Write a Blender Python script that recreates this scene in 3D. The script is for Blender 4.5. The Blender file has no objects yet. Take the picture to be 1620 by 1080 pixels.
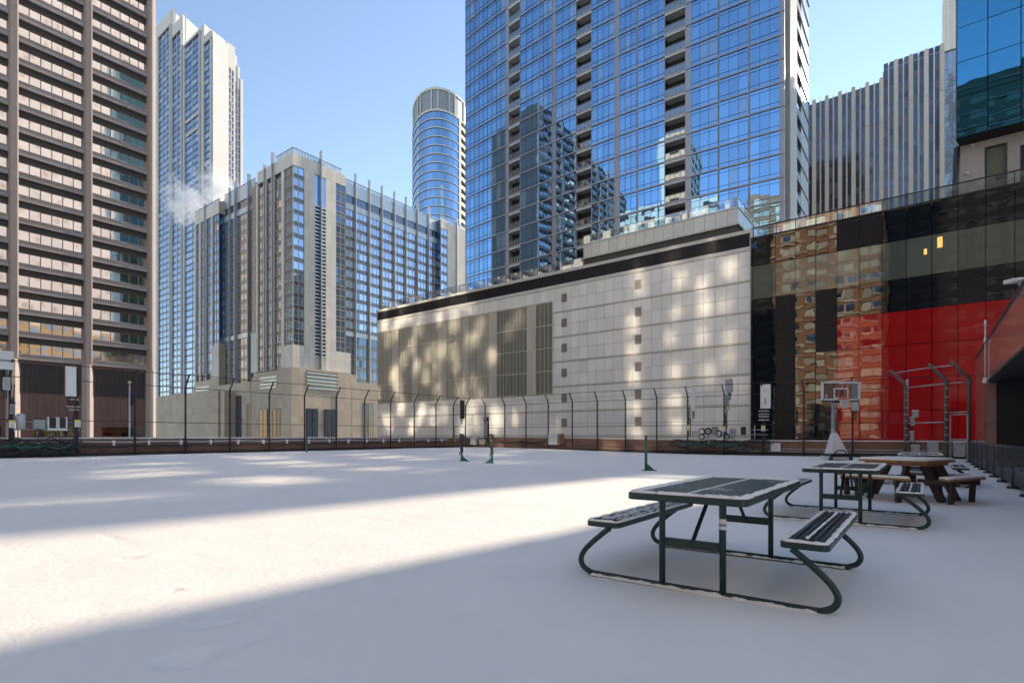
import bpy, math, random
from mathutils import Vector, Matrix
R = math.radians
rng = random.Random(7)
scene = bpy.context.scene
COL = scene.collection
LOCAL = set()

# ------------------------------------------------------------------ frame
# survey frame: the street grid runs along u (away to the right) and v (away to the left)
F, CX, HY, EYE = 860.0, 810.0, 690.0, 1.2
AU = Vector((0.606, 0.7955)); AV = Vector((-0.7955, 0.606))
def W(u, v, z=0.0):
    return Vector((u*AU.x+v*AV.x, u*AU.y+v*AV.y, z))
def UV(x, y):
    return (x*AU.x+y*AU.y, x*AV.x+y*AV.y)
def ray(px):
    return Vector(((px-CX)/F, 1.0))

class Fac:
    """a vertical facade plane from plan point p0 to p1 (s along it, n towards the court, d = distance out)"""
    def __init__(s, p0, p1, flip=False):
        s.p0 = Vector((p0[0], p0[1])); e = Vector((p1[0], p1[1]))-s.p0
        s.L = e.length; s.t = e/s.L
        n = Vector((s.t.y, -s.t.x))
        if n.dot(-s.p0) < 0: n = -n
        s.n = -n if flip else n
    def pt(s, a, z, d=0.0):
        p = s.p0+s.t*a+s.n*d
        return Vector((p.x, p.y, z))
    def s_at(s, px):
        r = ray(px)
        # p0 + t*a = r*D
        det = s.t.x*(-r.y)-s.t.y*(-r.x)
        b = -s.p0
        return (b.x*(-r.y)-b.y*(-r.x))/det
    def D_at(s, px):
        return (s.p0+s.t*s.s_at(px)).y
    def z_at(s, px, py):
        return EYE+(HY-py)*s.D_at(px)/F
def FacU(u, v0, v1):
    a, b = W(u, v0), W(u, v1); return Fac((a.x, a.y), (b.x, b.y))
def FacV(v, u0, u1):
    a, b = W(u0, v), W(u1, v); return Fac((a.x, a.y), (b.x, b.y))

# ------------------------------------------------------------------ mesh builder
class MB:
    def __init__(s):
        s.v = []; s.f = []; s.r = []; s.smooth = []
    def face(s, pts, r=None, smooth=False):
        b = len(s.v); s.v += [tuple(p) for p in pts]
        s.f.append(tuple(range(b, b+len(pts)))); s.r.append(rng.random() if r is None else r); s.smooth.append(smooth)
    def hexa(s, p, r=None):
        """8 corners: bottom 4 then top 4"""
        b = len(s.v); s.v += [tuple(q) for q in p]
        rr = rng.random() if r is None else r
        for f in ((0,3,2,1),(4,5,6,7),(0,1,5,4),(1,2,6,5),(2,3,7,6),(3,0,4,7)):
            s.f.append(tuple(b+i for i in f)); s.r.append(rr); s.smooth.append(False)
    def box(s, x0, x1, y0, y1, z0, z1, r=None):
        s.hexa([(x0,y0,z0),(x1,y0,z0),(x1,y1,z0),(x0,y1,z0),(x0,y0,z1),(x1,y0,z1),(x1,y1,z1),(x0,y1,z1)], r)
    def ubox(s, u0, u1, v0, v1, z0, z1, r=None):
        s.hexa([W(u0,v0,z0),W(u1,v0,z0),W(u1,v1,z0),W(u0,v1,z0),W(u0,v0,z1),W(u1,v0,z1),W(u1,v1,z1),W(u0,v1,z1)], r)
    def fbox(s, fc, s0, s1, z0, z1, d0, d1, r=None):
        P = fc.pt
        s.hexa([P(s0,z0,d1),P(s1,z0,d1),P(s1,z0,d0),P(s0,z0,d0),P(s0,z1,d1),P(s1,z1,d1),P(s1,z1,d0),P(s0,z1,d0)], r)
    def fquad(s, fc, s0, s1, z0, z1, d, tilt=0.0, r=None):
        P = fc.pt; w = (s1-s0); h = (z1-z0)
        a = rng.uniform(-tilt, tilt)*w; b = rng.uniform(-tilt, tilt)*h
        pts = [P(s0,z0,d), P(s1,z0,d+a), P(s1,z1,d+a+b), P(s0,z1,d+b)]
        nn = (pts[1]-pts[0]).cross(pts[3]-pts[0])
        if nn.x*fc.n.x+nn.y*fc.n.y < 0: pts.reverse()
        s.face(pts, r)
    def prism(s, poly, z0, z1, r=None):
        n = len(poly); rr = rng.random() if r is None else r
        ar = sum(poly[i][0]*poly[(i+1)%n][1]-poly[(i+1)%n][0]*poly[i][1] for i in range(n))
        if ar < 0: poly = poly[::-1]
        b = len(s.v)
        s.v += [(p[0],p[1],z0) for p in poly]+[(p[0],p[1],z1) for p in poly]
        s.f.append(tuple(b+i for i in range(n))[::-1]); s.f.append(tuple(b+n+i for i in range(n)))
        for i in range(n):
            j = (i+1)%n; s.f.append((b+i,b+j,b+n+j,b+n+i))
        s.r += [rr]*(n+2); s.smooth += [False]*(n+2)
    def tube(s, pts, rad, n=8, cap=True, r=None, smooth=True, closed=False):
        pts = [Vector(p) for p in pts]; m = len(pts); b = len(s.v); rr = rng.random() if r is None else r
        rads = rad if isinstance(rad, (list, tuple)) else [rad]*m
        prev = None
        for i, p in enumerate(pts):
            if closed: t = pts[(i+1)%m]-pts[i-1]
            else: t = pts[min(i+1,m-1)]-pts[max(i-1,0)]
            t.normalize()
            if prev is None:
                up = Vector((0,0,1)) if abs(t.z) < .9 else Vector((1,0,0))
                a = t.cross(up).normalized()
            else:
                a = (prev-t*prev.dot(t)).normalized()
            c = t.cross(a); prev = a
            for k in range(n):
                an = 2*math.pi*k/n
                s.v.append(tuple(p+(a*math.cos(an)+c*math.sin(an))*rads[i]))
        for i in range(m if closed else m-1):
            for k in range(n):
                i2 = (i+1)%m
                s.f.append((b+i*n+k, b+i*n+(k+1)%n, b+i2*n+(k+1)%n, b+i2*n+k)); s.r.append(rr); s.smooth.append(smooth)
        if cap and not closed:
            s.f.append(tuple(b+k for k in range(n))[::-1]); s.f.append(tuple(b+(m-1)*n+k for k in range(n)))
            s.r += [rr,rr]; s.smooth += [False,False]
    def bar(s, p, q, w, h, r=None):
        """rectangular bar from p to q"""
        p, q = Vector(p), Vector(q); t = (q-p).normalized()
        up = Vector((0,0,1)) if abs(t.z) < .95 else Vector((1,0,0))
        a = t.cross(up).normalized()*w*.5; c = a.cross(t).normalized()*h*.5
        s.hexa([p-a-c,q-a-c,q+a-c,p+a-c,p-a+c,q-a+c,q+a+c,p+a+c], r)
    def sphere(s, c, rad, nu=12, nv=8, sz=1.0):
        c = Vector(c); b = len(s.v)
        for j in range(nv+1):
            th = math.pi*j/nv
            for i in range(nu):
                ph = 2*math.pi*i/nu
                s.v.append((c.x+rad*math.sin(th)*math.cos(ph), c.y+rad*math.sin(th)*math.sin(ph), c.z+rad*sz*math.cos(th)))
        for j in range(nv):
            for i in range(nu):
                s.f.append((b+j*nu+i, b+(j+1)*nu+i, b+(j+1)*nu+(i+1)%nu, b+j*nu+(i+1)%nu)); s.r.append(.5); s.smooth.append(True)
    def merge(s, o):
        b = len(s.v); s.v += o.v; s.f += [tuple(b+i for i in f) for f in o.f]; s.r += o.r; s.smooth += o.smooth
        return s
    def area(s):
        """rough size in the picture"""
        xs = []; ys = []
        for x, y, z in s.v:
            if y < .3: continue
            xs.append(CX+F*x/y); ys.append(HY-F*(z-EYE)/y)
        if not xs: return 0
        w = min(max(xs),1620)-max(min(xs),0); h = min(max(ys),1080)-max(min(ys),0)
        return w*h if w > 0 and h > 0 else 0
    def build(s, name, mat, parent=None, kind=None, bevel=0, autosmooth=False):
        me = bpy.data.meshes.new(name)
        off = parent.location if parent is not None and parent.name not in LOCAL else Vector((0,0,0))
        P = parent
        if P is not None and P.parent is not None:
            off = root_loc(P)
        if off.length > 0:
            me.from_pydata([(x-off.x,y-off.y,z-off.z) for x,y,z in s.v], [], s.f)
        else:
            me.from_pydata(s.v, [], s.f)
        at = me.attributes.new('rnd', 'FLOAT', 'FACE'); at.data.foreach_set('value', s.r)
        me.polygons.foreach_set('use_smooth', s.smooth)
        me.materials.append(mat); me.update()
        o = bpy.data.objects.new(name, me); COL.objects.link(o)
        if parent is not None: o.parent = parent
        if kind: o['kind'] = kind
        if bevel:
            m = o.modifiers.new('bevel', 'BEVEL'); m.width = bevel; m.segments = 2; m.limit_method = 'ANGLE'; m.angle_limit = R(40)
        return o
def root_loc(o):
    while o.parent is not None: o = o.parent
    return o.location if o.name not in LOCAL else Vector((0,0,0))

def thing(name, label, cat, loc=(0,0,0), group=None):
    o = bpy.data.objects.new(name, None); COL.objects.link(o); o.empty_display_size = .3
    o.location = loc; o['label'] = label; o['category'] = cat
    if group: o['group'] = group
    return o
def tag(o, label, cat, group=None):
    o['label'] = label; o['category'] = cat
    if group: o['group'] = group
    return o
def emit(parent, name, mat, items, limit=100):
    """each item a part of its own; past the limit the smallest go into one part"""
    items = [m for m in items if m.f]
    items.sort(key=lambda m: -m.area())
    for m in items[:limit]: m.build(name, mat, parent)
    if len(items) > limit:
        big = MB()
        for m in items[limit:]: big.merge(m)
        big.build(name, mat, parent, kind='stuff')

# ------------------------------------------------------------------ materials
def newmat(name):
    m = bpy.data.materials.new(name); m.use_nodes = True
    nt = m.node_tree; nt.nodes.clear()
    out = nt.nodes.new('ShaderNodeOutputMaterial')
    return m, nt, out
def N(nt, typ, **kw):
    n = nt.nodes.new(typ)
    for k, v in kw.items():
        if k in n.inputs: n.inputs[k].default_value = v
        else: setattr(n, k, v)
    return n
def c4(c): return (c[0], c[1], c[2], 1.0)
def mixcol(nt, a, b, fac, blend='MIX'):
    n = nt.nodes.new('ShaderNodeMix'); n.data_type = 'RGBA'; n.blend_type = blend
    if isinstance(fac, (int,float)): n.inputs[0].default_value = fac
    else: nt.links.new(fac, n.inputs[0])
    for i, x in ((6,a),(7,b)):
        if isinstance(x, tuple): n.inputs[i].default_value = x
        else: nt.links.new(x, n.inputs[i])
    return n.outputs[2]
def mathn(nt, op, a, b=None, c=None):
    n = nt.nodes.new('ShaderNodeMath'); n.operation = op
    for i, x in enumerate((a,b,c)):
        if x is None: continue
        if isinstance(x, (int,float)): n.inputs[i].default_value = x
        else: nt.links.new(x, n.inputs[i])
    return n.outputs[0]
def noise(nt, scale, detail=4, rough=.6, vec=None, sx=None):
    n = N(nt, 'ShaderNodeTexNoise', Scale=scale, Detail=detail, Roughness=rough)
    if vec is None:
        tc = nt.nodes.new('ShaderNodeNewGeometry'); vec = tc.outputs['Position']
    if sx:
        mp = nt.nodes.new('ShaderNodeMapping'); mp.inputs['Scale'].default_value = sx
        nt.links.new(vec, mp.inputs[0]); vec = mp.outputs[0]
    nt.links.new(vec, n.inputs['Vector'])
    return n.outputs['Fac']
def ramp(nt, fac, stops):
    n = nt.nodes.new('ShaderNodeValToRGB'); nt.links.new(fac, n.inputs[0])
    e = n.color_ramp.elements
    while len(e) < len(stops): e.new(.5)
    for i, (p, c) in enumerate(stops):
        e[i].position = p; e[i].color = c4(c) if not isinstance(c, (int,float)) else (c,c,c,1)
    return n.outputs[0]
def rndattr(nt):
    a = nt.nodes.new('ShaderNodeAttribute'); a.attribute_name = 'rnd'; return a.outputs['Fac']
def bump(nt, h, strength, dist):
    b = N(nt, 'ShaderNodeBump', Strength=strength, Distance=dist); nt.links.new(h, b.inputs['Height']); return b.outputs[0]

def solid(name, col, rough=.7, metal=0.0, var=.12, nscale=.6, streak=0.0, bumpd=0.0, bscale=20, spec=.5, rvar=.15, dirt=0.0):
    """opaque material: base colour, weathering noise, per-piece variation, optional streaks and bump"""
    m, nt, out = newmat(name)
    p = nt.nodes.new('ShaderNodeBsdfPrincipled')
    base = c4(col)
    nz = noise(nt, nscale, 6, .65)
    v = mathn(nt, 'MULTIPLY_ADD', nz, 2*var, 1-var)
    rv = mathn(nt, 'MULTIPLY_ADD', rndattr(nt), 2*rvar*.5, 1-rvar*.5)
    v = mathn(nt, 'MULTIPLY', v, rv)
    if streak:
        st = noise(nt, 1.0, 4, .6, sx=(2.2,2.2,.12))
        v = mathn(nt, 'MULTIPLY', v, mathn(nt, 'MULTIPLY_ADD', st, 2*streak, 1-streak))
    mx = nt.nodes.new('ShaderNodeVectorMath'); mx.operation = 'SCALE'; mx.inputs[0].default_value = col
    nt.links.new(v, mx.inputs['Scale'])
    nt.links.new(mx.outputs[0], p.inputs['Base Color'])
    p.inputs['Roughness'].default_value = rough; p.inputs['Metallic'].default_value = metal
    p.inputs['Specular IOR Level'].default_value = spec
    if bumpd:
        nt.links.new(bump(nt, noise(nt, bscale, 5, .7), 1.0, bumpd), p.inputs['Normal'])
    nt.links.new(p.outputs[0], out.inputs[0])
    return m

def glass(name, tint, inner, refl=.75, rough=.03, wave=.004, wscale=.8, blind=None, blind_at=.8, tvar=.12):
    """coated facade glass: a tinted mirror over a dark room; some panes show a pale blind"""
    m, nt, out = newmat(name)
    g = nt.nodes.new('ShaderNodeBsdfPrincipled'); g.inputs['Metallic'].default_value = 1.0; g.inputs['Roughness'].default_value = rough
    r = rndattr(nt)
    vv = mathn(nt, 'MULTIPLY_ADD', r, tvar, 1-tvar)
    sc = nt.nodes.new('ShaderNodeVectorMath'); sc.operation = 'SCALE'; sc.inputs[0].default_value = tint; nt.links.new(vv, sc.inputs['Scale'])
    nt.links.new(sc.outputs[0], g.inputs['Base Color'])
    d = nt.nodes.new('ShaderNodeBsdfPrincipled'); d.inputs['Roughness'].default_value = .4; d.inputs['Specular IOR Level'].default_value = .2
    if blind is not None:
        f = mathn(nt, 'GREATER_THAN', r, blind_at)
        nt.links.new(mixcol(nt, c4(inner), c4(blind), f), d.inputs['Base Color'])
    else:
        d.inputs['Base Color'].default_value = c4(inner)
    if wave:
        nb = bump(nt, noise(nt, wscale, 2, .5), 1.0, wave)
        nt.links.new(nb, g.inputs['Normal'])
    mix = nt.nodes.new('ShaderNodeMixShader')
    if blind is not None:
        nt.links.new(mathn(nt, 'SUBTRACT', refl, mathn(nt, 'MULTIPLY', f, .3)), mix.inputs[0])
    else: mix.inputs[0].default_value = refl
    nt.links.new(d.outputs[0], mix.inputs[1]); nt.links.new(g.outputs[0], mix.inputs[2]); nt.links.new(mix.outputs[0], out.inputs[0])
    return m

def glossy(name, col, rough=.05, wave=.004, wscale=.8, ior=1.5, var=.1, coat=0.0):
    """polished opaque panel (back-painted glass, granite): dielectric gloss over a colour"""
    m, nt, out = newmat(name)
    p = nt.nodes.new('ShaderNodeBsdfPrincipled')
    v = mathn(nt, 'MULTIPLY_ADD', rndattr(nt), 2*var, 1-var)
    sc = nt.nodes.new('ShaderNodeVectorMath'); sc.operation = 'SCALE'; sc.inputs[0].default_value = col; nt.links.new(v, sc.inputs['Scale'])
    nt.links.new(sc.outputs[0], p.inputs['Base Color'])
    p.inputs['Roughness'].default_value = rough; p.inputs['IOR'].default_value = ior
    p.inputs['Coat Weight'].default_value = coat; p.inputs['Coat Roughness'].default_value = .02
    if wave:
        nb = bump(nt, noise(nt, wscale, 2, .5), 1.0, wave)
        nt.links.new(nb, p.inputs['Normal']); nt.links.new(nb, p.inputs['Coat Normal'])
    nt.links.new(p.outputs[0], out.inputs[0])
    return m

def clearglass(name, tint=(.75,.85,.85), alpha=.35, rough=.02):
    m, nt, out = newmat(name)
    g = N(nt, 'ShaderNodeBsdfGlossy', Color=c4((.85,.92,.95)), Roughness=rough)
    t = N(nt, 'ShaderNodeBsdfTransparent', Color=c4(tint))
    mix = nt.nodes.new('ShaderNodeMixShader'); mix.inputs[0].default_value = alpha
    nt.links.new(t.outputs[0], mix.inputs[1]); nt.links.new(g.outputs[0], mix.inputs[2]); nt.links.new(mix.outputs[0], out.inputs[0])
    return m

def emis(name, col, s):
    m, nt, out = newmat(name)
    e = N(nt, 'ShaderNodeEmission', Color=c4(col), Strength=s); nt.links.new(e.outputs[0], out.inputs[0]); return m

def snowmat(name, spark=True):
    m, nt, out = newmat(name)
    p = nt.nodes.new('ShaderNodeBsdfPrincipled')
    nz = noise(nt, .9, 5, .6)
    big = noise(nt, .12, 3, .5)
    f = mathn(nt, 'MULTIPLY_ADD', nz, .5, mathn(nt, 'MULTIPLY', big, .5))
    nt.links.new(ramp(nt, f, [(.3,(.82,.785,.745)),(.7,(.93,.89,.85))]), p.inputs['Base Color'])
    p.inputs['Roughness'].default_value = .75; p.inputs['Specular IOR Level'].default_value = .25
    h = mathn(nt, 'ADD', mathn(nt, 'MULTIPLY', noise(nt, 90, 3, .7), .35), mathn(nt, 'MULTIPLY', noise(nt, 14, 4, .6), 1.0))
    nt.links.new(bump(nt, h, .8, .011), p.inputs['Normal'])
    nt.links.new(p.outputs[0], out.inputs[0])
    return m

def brickmat(name, c1, c2, mortar, sx=.2, sz=.067, rough=.85, axis='u'):
    m, nt, out = newmat(name)
    p = nt.nodes.new('ShaderNodeBsdfPrincipled')
    geo = nt.nodes.new('ShaderNodeNewGeometry')
    sep = nt.nodes.new('ShaderNodeSeparateXYZ'); nt.links.new(geo.outputs['Position'], sep.inputs[0])
    k = AU if axis == 'u' else AV
    along = mathn(nt, 'ADD', mathn(nt, 'MULTIPLY', sep.outputs[0], k.x), mathn(nt, 'MULTIPLY', sep.outputs[1], k.y))
    cb = nt.nodes.new('ShaderNodeCombineXYZ'); nt.links.new(along, cb.inputs[0]); nt.links.new(sep.outputs[2], cb.inputs[1])
    b = N(nt, 'ShaderNodeTexBrick', Scale=1.0)
    b.inputs['Color1'].default_value = c4(c1); b.inputs['Color2'].default_value = c4(c2); b.inputs['Mortar'].default_value = c4(mortar)
    b.inputs['Brick Width'].default_value = sx; b.inputs['Row Height'].default_value = sz; b.inputs['Mortar Size'].default_value = .006
    nt.links.new(cb.outputs[0], b.inputs['Vector'])
    nz = noise(nt, 1.3, 5, .65)
    nt.links.new(mixcol(nt, b.outputs['Color'], c4((c1[0]*.35,c1[1]*.35,c1[2]*.4)), mathn(nt, 'MULTIPLY', nz, .7)), p.inputs['Base Color'])
    p.inputs['Roughness'].default_value = rough
    nt.links.new(bump(nt, b.outputs['Fac'], -.6, .006), p.inputs['Normal'])
    nt.links.new(p.outputs[0], out.inputs[0]); return m

M = {}
M['snow'] = snowmat('snow')
M['bb_stone'] = solid('brown_granite', (.46,.395,.385), .75, var=.15, nscale=1.2, streak=.08, rvar=.2)
M['bb_pillar'] = solid('brown_granite_pillar', (.33,.28,.27), .75, var=.15, nscale=1.2, streak=.1)
M['bb_base'] = solid('red_granite', (.22,.125,.115), .45, var=.2, nscale=1.0, streak=.1)
M['bb_glass'] = glass('bronze_glass', (1.0,.91,.87), (.14,.115,.105), .9, .04, .003, .5, tvar=.10)
M['bronze'] = solid('dark_bronze', (.075,.062,.062), .5, .2)
M['bb_mull'] = solid('bronze_mullion', (.25,.17,.12), .45, .5)
M['stone'] = solid('pale_limestone', (.82,.73,.62), .8, var=.10, nscale=.35, streak=.07, rvar=.14)
M['stone_d'] = solid('limestone_base', (.62,.49,.37), .82, var=.16, nscale=.3, streak=.12, rvar=.16)
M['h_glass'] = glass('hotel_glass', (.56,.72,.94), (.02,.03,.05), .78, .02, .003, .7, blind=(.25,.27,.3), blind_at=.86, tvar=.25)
M['h_glass2'] = glass('hotel_shade_glass', (.40,.50,.66), (.02,.03,.05), .8, .02, .004, .7, blind=(.2,.22,.24), blind_at=.88, tvar=.3)  # darker copy of the hotel glass, shade of the left faces put into the tint
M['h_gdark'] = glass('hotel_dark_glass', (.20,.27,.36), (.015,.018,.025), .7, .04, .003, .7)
M['h_span'] = glossy('spandrel_glass', (.075,.09,.115), .08, .002, .6, 2.0)
M['spandrel'] = solid('dark_spandrel', (.055,.065,.085), .25, .3, var=.1)
M['tan_mull'] = solid('tan_mullion', (.56,.49,.42), .5, .1)
M['light_panel'] = solid('light_metal_panel', (.55,.58,.58), .35, .5, var=.06)
M['fin'] = solid('grey_fin', (.50,.49,.48), .4, .5)
M['white_conc'] = solid('white_concrete', (.58,.57,.56), .75, var=.06, nscale=.1, streak=.05)
M['ft_glass'] = glass('office_glass', (.50,.66,.88), (.03,.05,.08), .75, .03, .003, .5, blind=(.4,.48,.5), blind_at=.72, tvar=.3)
M['bt_glass'] = glass('blue_glass', (.28,.57,.88), (.05,.10,.16), .85, .012, .0035, .45, blind=(.30,.42,.5), blind_at=.90, tvar=.22)
M['bt_frame'] = solid('aluminium_frame', (.42,.43,.46), .4, .6, var=.05)
M['bt_slab'] = solid('white_slab_edge', (.72,.72,.70), .6, var=.06)
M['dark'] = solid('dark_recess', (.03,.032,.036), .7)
M['soffit'] = solid('grey_soffit', (.16,.15,.14), .8)
M['rail'] = solid('grey_railing', (.30,.32,.34), .4, .6)
M['rail_glass'] = clearglass('railing_glass')
M['panel'] = solid('white_wall_panel', (.86,.85,.835), .38, .1, var=.07, nscale=.3, streak=.10, rvar=.14)
M['seam'] = solid('panel_seam', (.10,.095,.09), .8)
M['ledge'] = solid('wall_ledge', (.62,.61,.58), .5, .1)
M['scrim'] = solid('olive_metal_screen', (.57,.555,.505), .42, .3, var=.15, nscale=.20, streak=.2, rvar=.1)  # blotchy noise puts the mottling of dappled light into the colour
M['scrim_lit'] = solid('dapple_lit_louvre_screen', (.37,.36,.32), .45, .3, var=.16, nscale=.3, streak=.2, rvar=.15)  # same louvre bays in a paler tone, dappled sunlight painted in
M['scrim_d'] = solid('dark_louvre_screen', (.20,.20,.175), .5, .3, var=.15, streak=.1)
M['louver'] = solid('black_louvre', (.035,.034,.042), .4, .3)
M['ventm'] = solid('grey_vent', (.30,.28,.27), .6, .2)
M['black_glass'] = glossy('black_glass', (.008,.010,.013), .015, .006, .5, 2.15)
M['red_glass'] = glossy('red_glass', (.46,.010,.012), .02, .007, .5, 2.0)
M['grey_glass'] = glossy('grey_green_glass', (.13,.145,.12), .03, .005, .5, 2.0, var=.3)
M['gt_glass'] = glass('teal_glass', (.06,.38,.62), (.01,.08,.09), .8, .012, .006, .35, tvar=.1)
M['conc'] = solid('grey_concrete', (.40,.37,.36), .85, var=.12, nscale=.8, streak=.12)
M['gr_stone'] = solid('cream_concrete_pier', (.72,.665,.57), .8, var=.06, streak=.05)
M['gr_glass'] = glass('smoked_glass', (.23,.235,.28), (.03,.035,.06), .6, .08, .003, .6, blind=(.16,.16,.17), blind_at=.75, tvar=.4)
M['silver_wall'] = glass('silver_glass', (.52,.56,.60), (.12,.13,.14), .7, .12, .03, .9)
M['pale'] = solid('pale_tower', (.78,.76,.72), .7)
M['ct_glass'] = glass('sky_glass', (.36,.60,.85), (.05,.10,.16), .8, .03, .003, .5, tvar=.2)
M['ct_white'] = solid('white_precast', (.75,.72,.66), .7, var=.05)
M['ct_screen'] = solid('grey_crown_screen', (.34,.36,.37), .5, .4, streak=.1)
M['brick'] = brickmat('parapet_brick', (.26,.11,.075), (.34,.16,.10), (.30,.27,.24))
M['brick_v'] = brickmat('parapet_brick_side', (.28,.13,.085), (.38,.19,.115), (.32,.29,.26), axis='v')
M['orange_brick'] = brickmat('orange_brick', (.50,.25,.14), (.56,.29,.16), (.46,.38,.31), .6, .2, axis='v')
M['fill_stone'] = solid('pale_limestone_wall', (.80,.76,.69), .8, var=.08, nscale=.2)
M['pink_stone'] = solid('pink_granite', (.78,.725,.705), .8, var=.06, nscale=.1, rvar=0)
M['gold_stone'] = solid('golden_stone', (.55,.35,.13), .8, var=.25, nscale=.08)
M['shaded_brick'] = solid('shaded_brick', (.012,.010,.011), .8)  # near black so a sunlit wall reads as brick in shadow
M['gt_side'] = glass('green_glass', (.16,.30,.26), (.03,.07,.06), .7, .03, .004, .4)
M['bt_mull'] = solid('slate_mullion', (.12,.15,.20), .4, .4)
M['golden_brick'] = solid('golden_brick', (.85,.50,.20), .8, var=.1, nscale=.05)
M['mirror'] = glass('sun_patch_mirror', (.92,.90,.86), (.02,.02,.02), .97, .042, 0, tvar=.1)
M['mid_stone'] = solid('mid_brown_stone', (.36,.29,.27), .8)
M['cream'] = solid('cream_blind', (.50,.49,.40), .5, var=.3, nscale=.3, rvar=.8)
M['shaded_band'] = solid('shaded_stone_band', (.09,.09,.10), .8, rvar=.5)  # pale stone bands darkened in colour to look shaded
M['band'] = solid('pale_stone_band', (.66,.60,.50), .7)
M['coping'] = solid('snowy_coping', (.72,.72,.73), .7)
M['asphalt'] = solid('street', (.10,.10,.11), .9)
M['deck'] = solid('roof_deck', (.2,.19,.18), .9)
M['post'] = solid('dark_steel', (.045,.043,.045), .5, .3, var=.2, nscale=6)
M['post2'] = solid('brown_steel', (.13,.115,.11), .5, .3, var=.35, nscale=9)
M['green'] = solid('green_paint', (.012,.035,.034), .35, 0, var=.15, nscale=8)
M['green2'] = solid('court_green_paint', (.01,.14,.11), .5, 0, var=.15, nscale=8)
M['white_p'] = solid('white_plastic', (.72,.73,.72), .45, var=.06, nscale=3)
M['grey_p'] = solid('grey_box_paint', (.42,.46,.48), .5, var=.12, nscale=3)
M['bluegrey_p'] = solid('blue_grey_cover', (.36,.39,.44), .5, var=.12, nscale=3)
M['blackp'] = solid('black_plastic', (.02,.02,.022), .45)
M['cable_g'] = solid('green_cable', (.03,.20,.15), .5)
M['cable_b'] = solid('black_cable', (.025,.025,.028), .5)
M['galv'] = solid('galvanised_pipe', (.42,.43,.44), .45, .5, var=.15, nscale=5)
M['yellow'] = solid('yellow_stripe', (.75,.62,.05), .5)
M['orange'] = solid('orange_rim', (.75,.14,.04), .4)
M['net'] = solid('white_net', (.7,.7,.7), .8)
M['pad'] = solid('white_pad', (.66,.66,.70), .5, var=.05)
M['wood'] = solid('cedar_board', (.33,.165,.08), .6, var=.25, nscale=6, rvar=.3)
M['wood_d'] = solid('dark_timber', (.055,.038,.036), .7, var=.25, nscale=6, rvar=.3)
M['granite'] = glossy('brown_red_granite', (.34,.18,.155), .10, .003, 2.0, 1.9)
M['mesh'] = solid('dark_mesh', (.04,.042,.045), .5, .3)
M['flag'] = solid('navy_flag', (.05,.05,.20), .8)
M['flag_r'] = solid('red_flag', (.45,.08,.09), .8)
M['lamp'] = emis('warm_lamp', (1.0,.55,.20), .55)
G0 = -14.0   # street level

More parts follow.
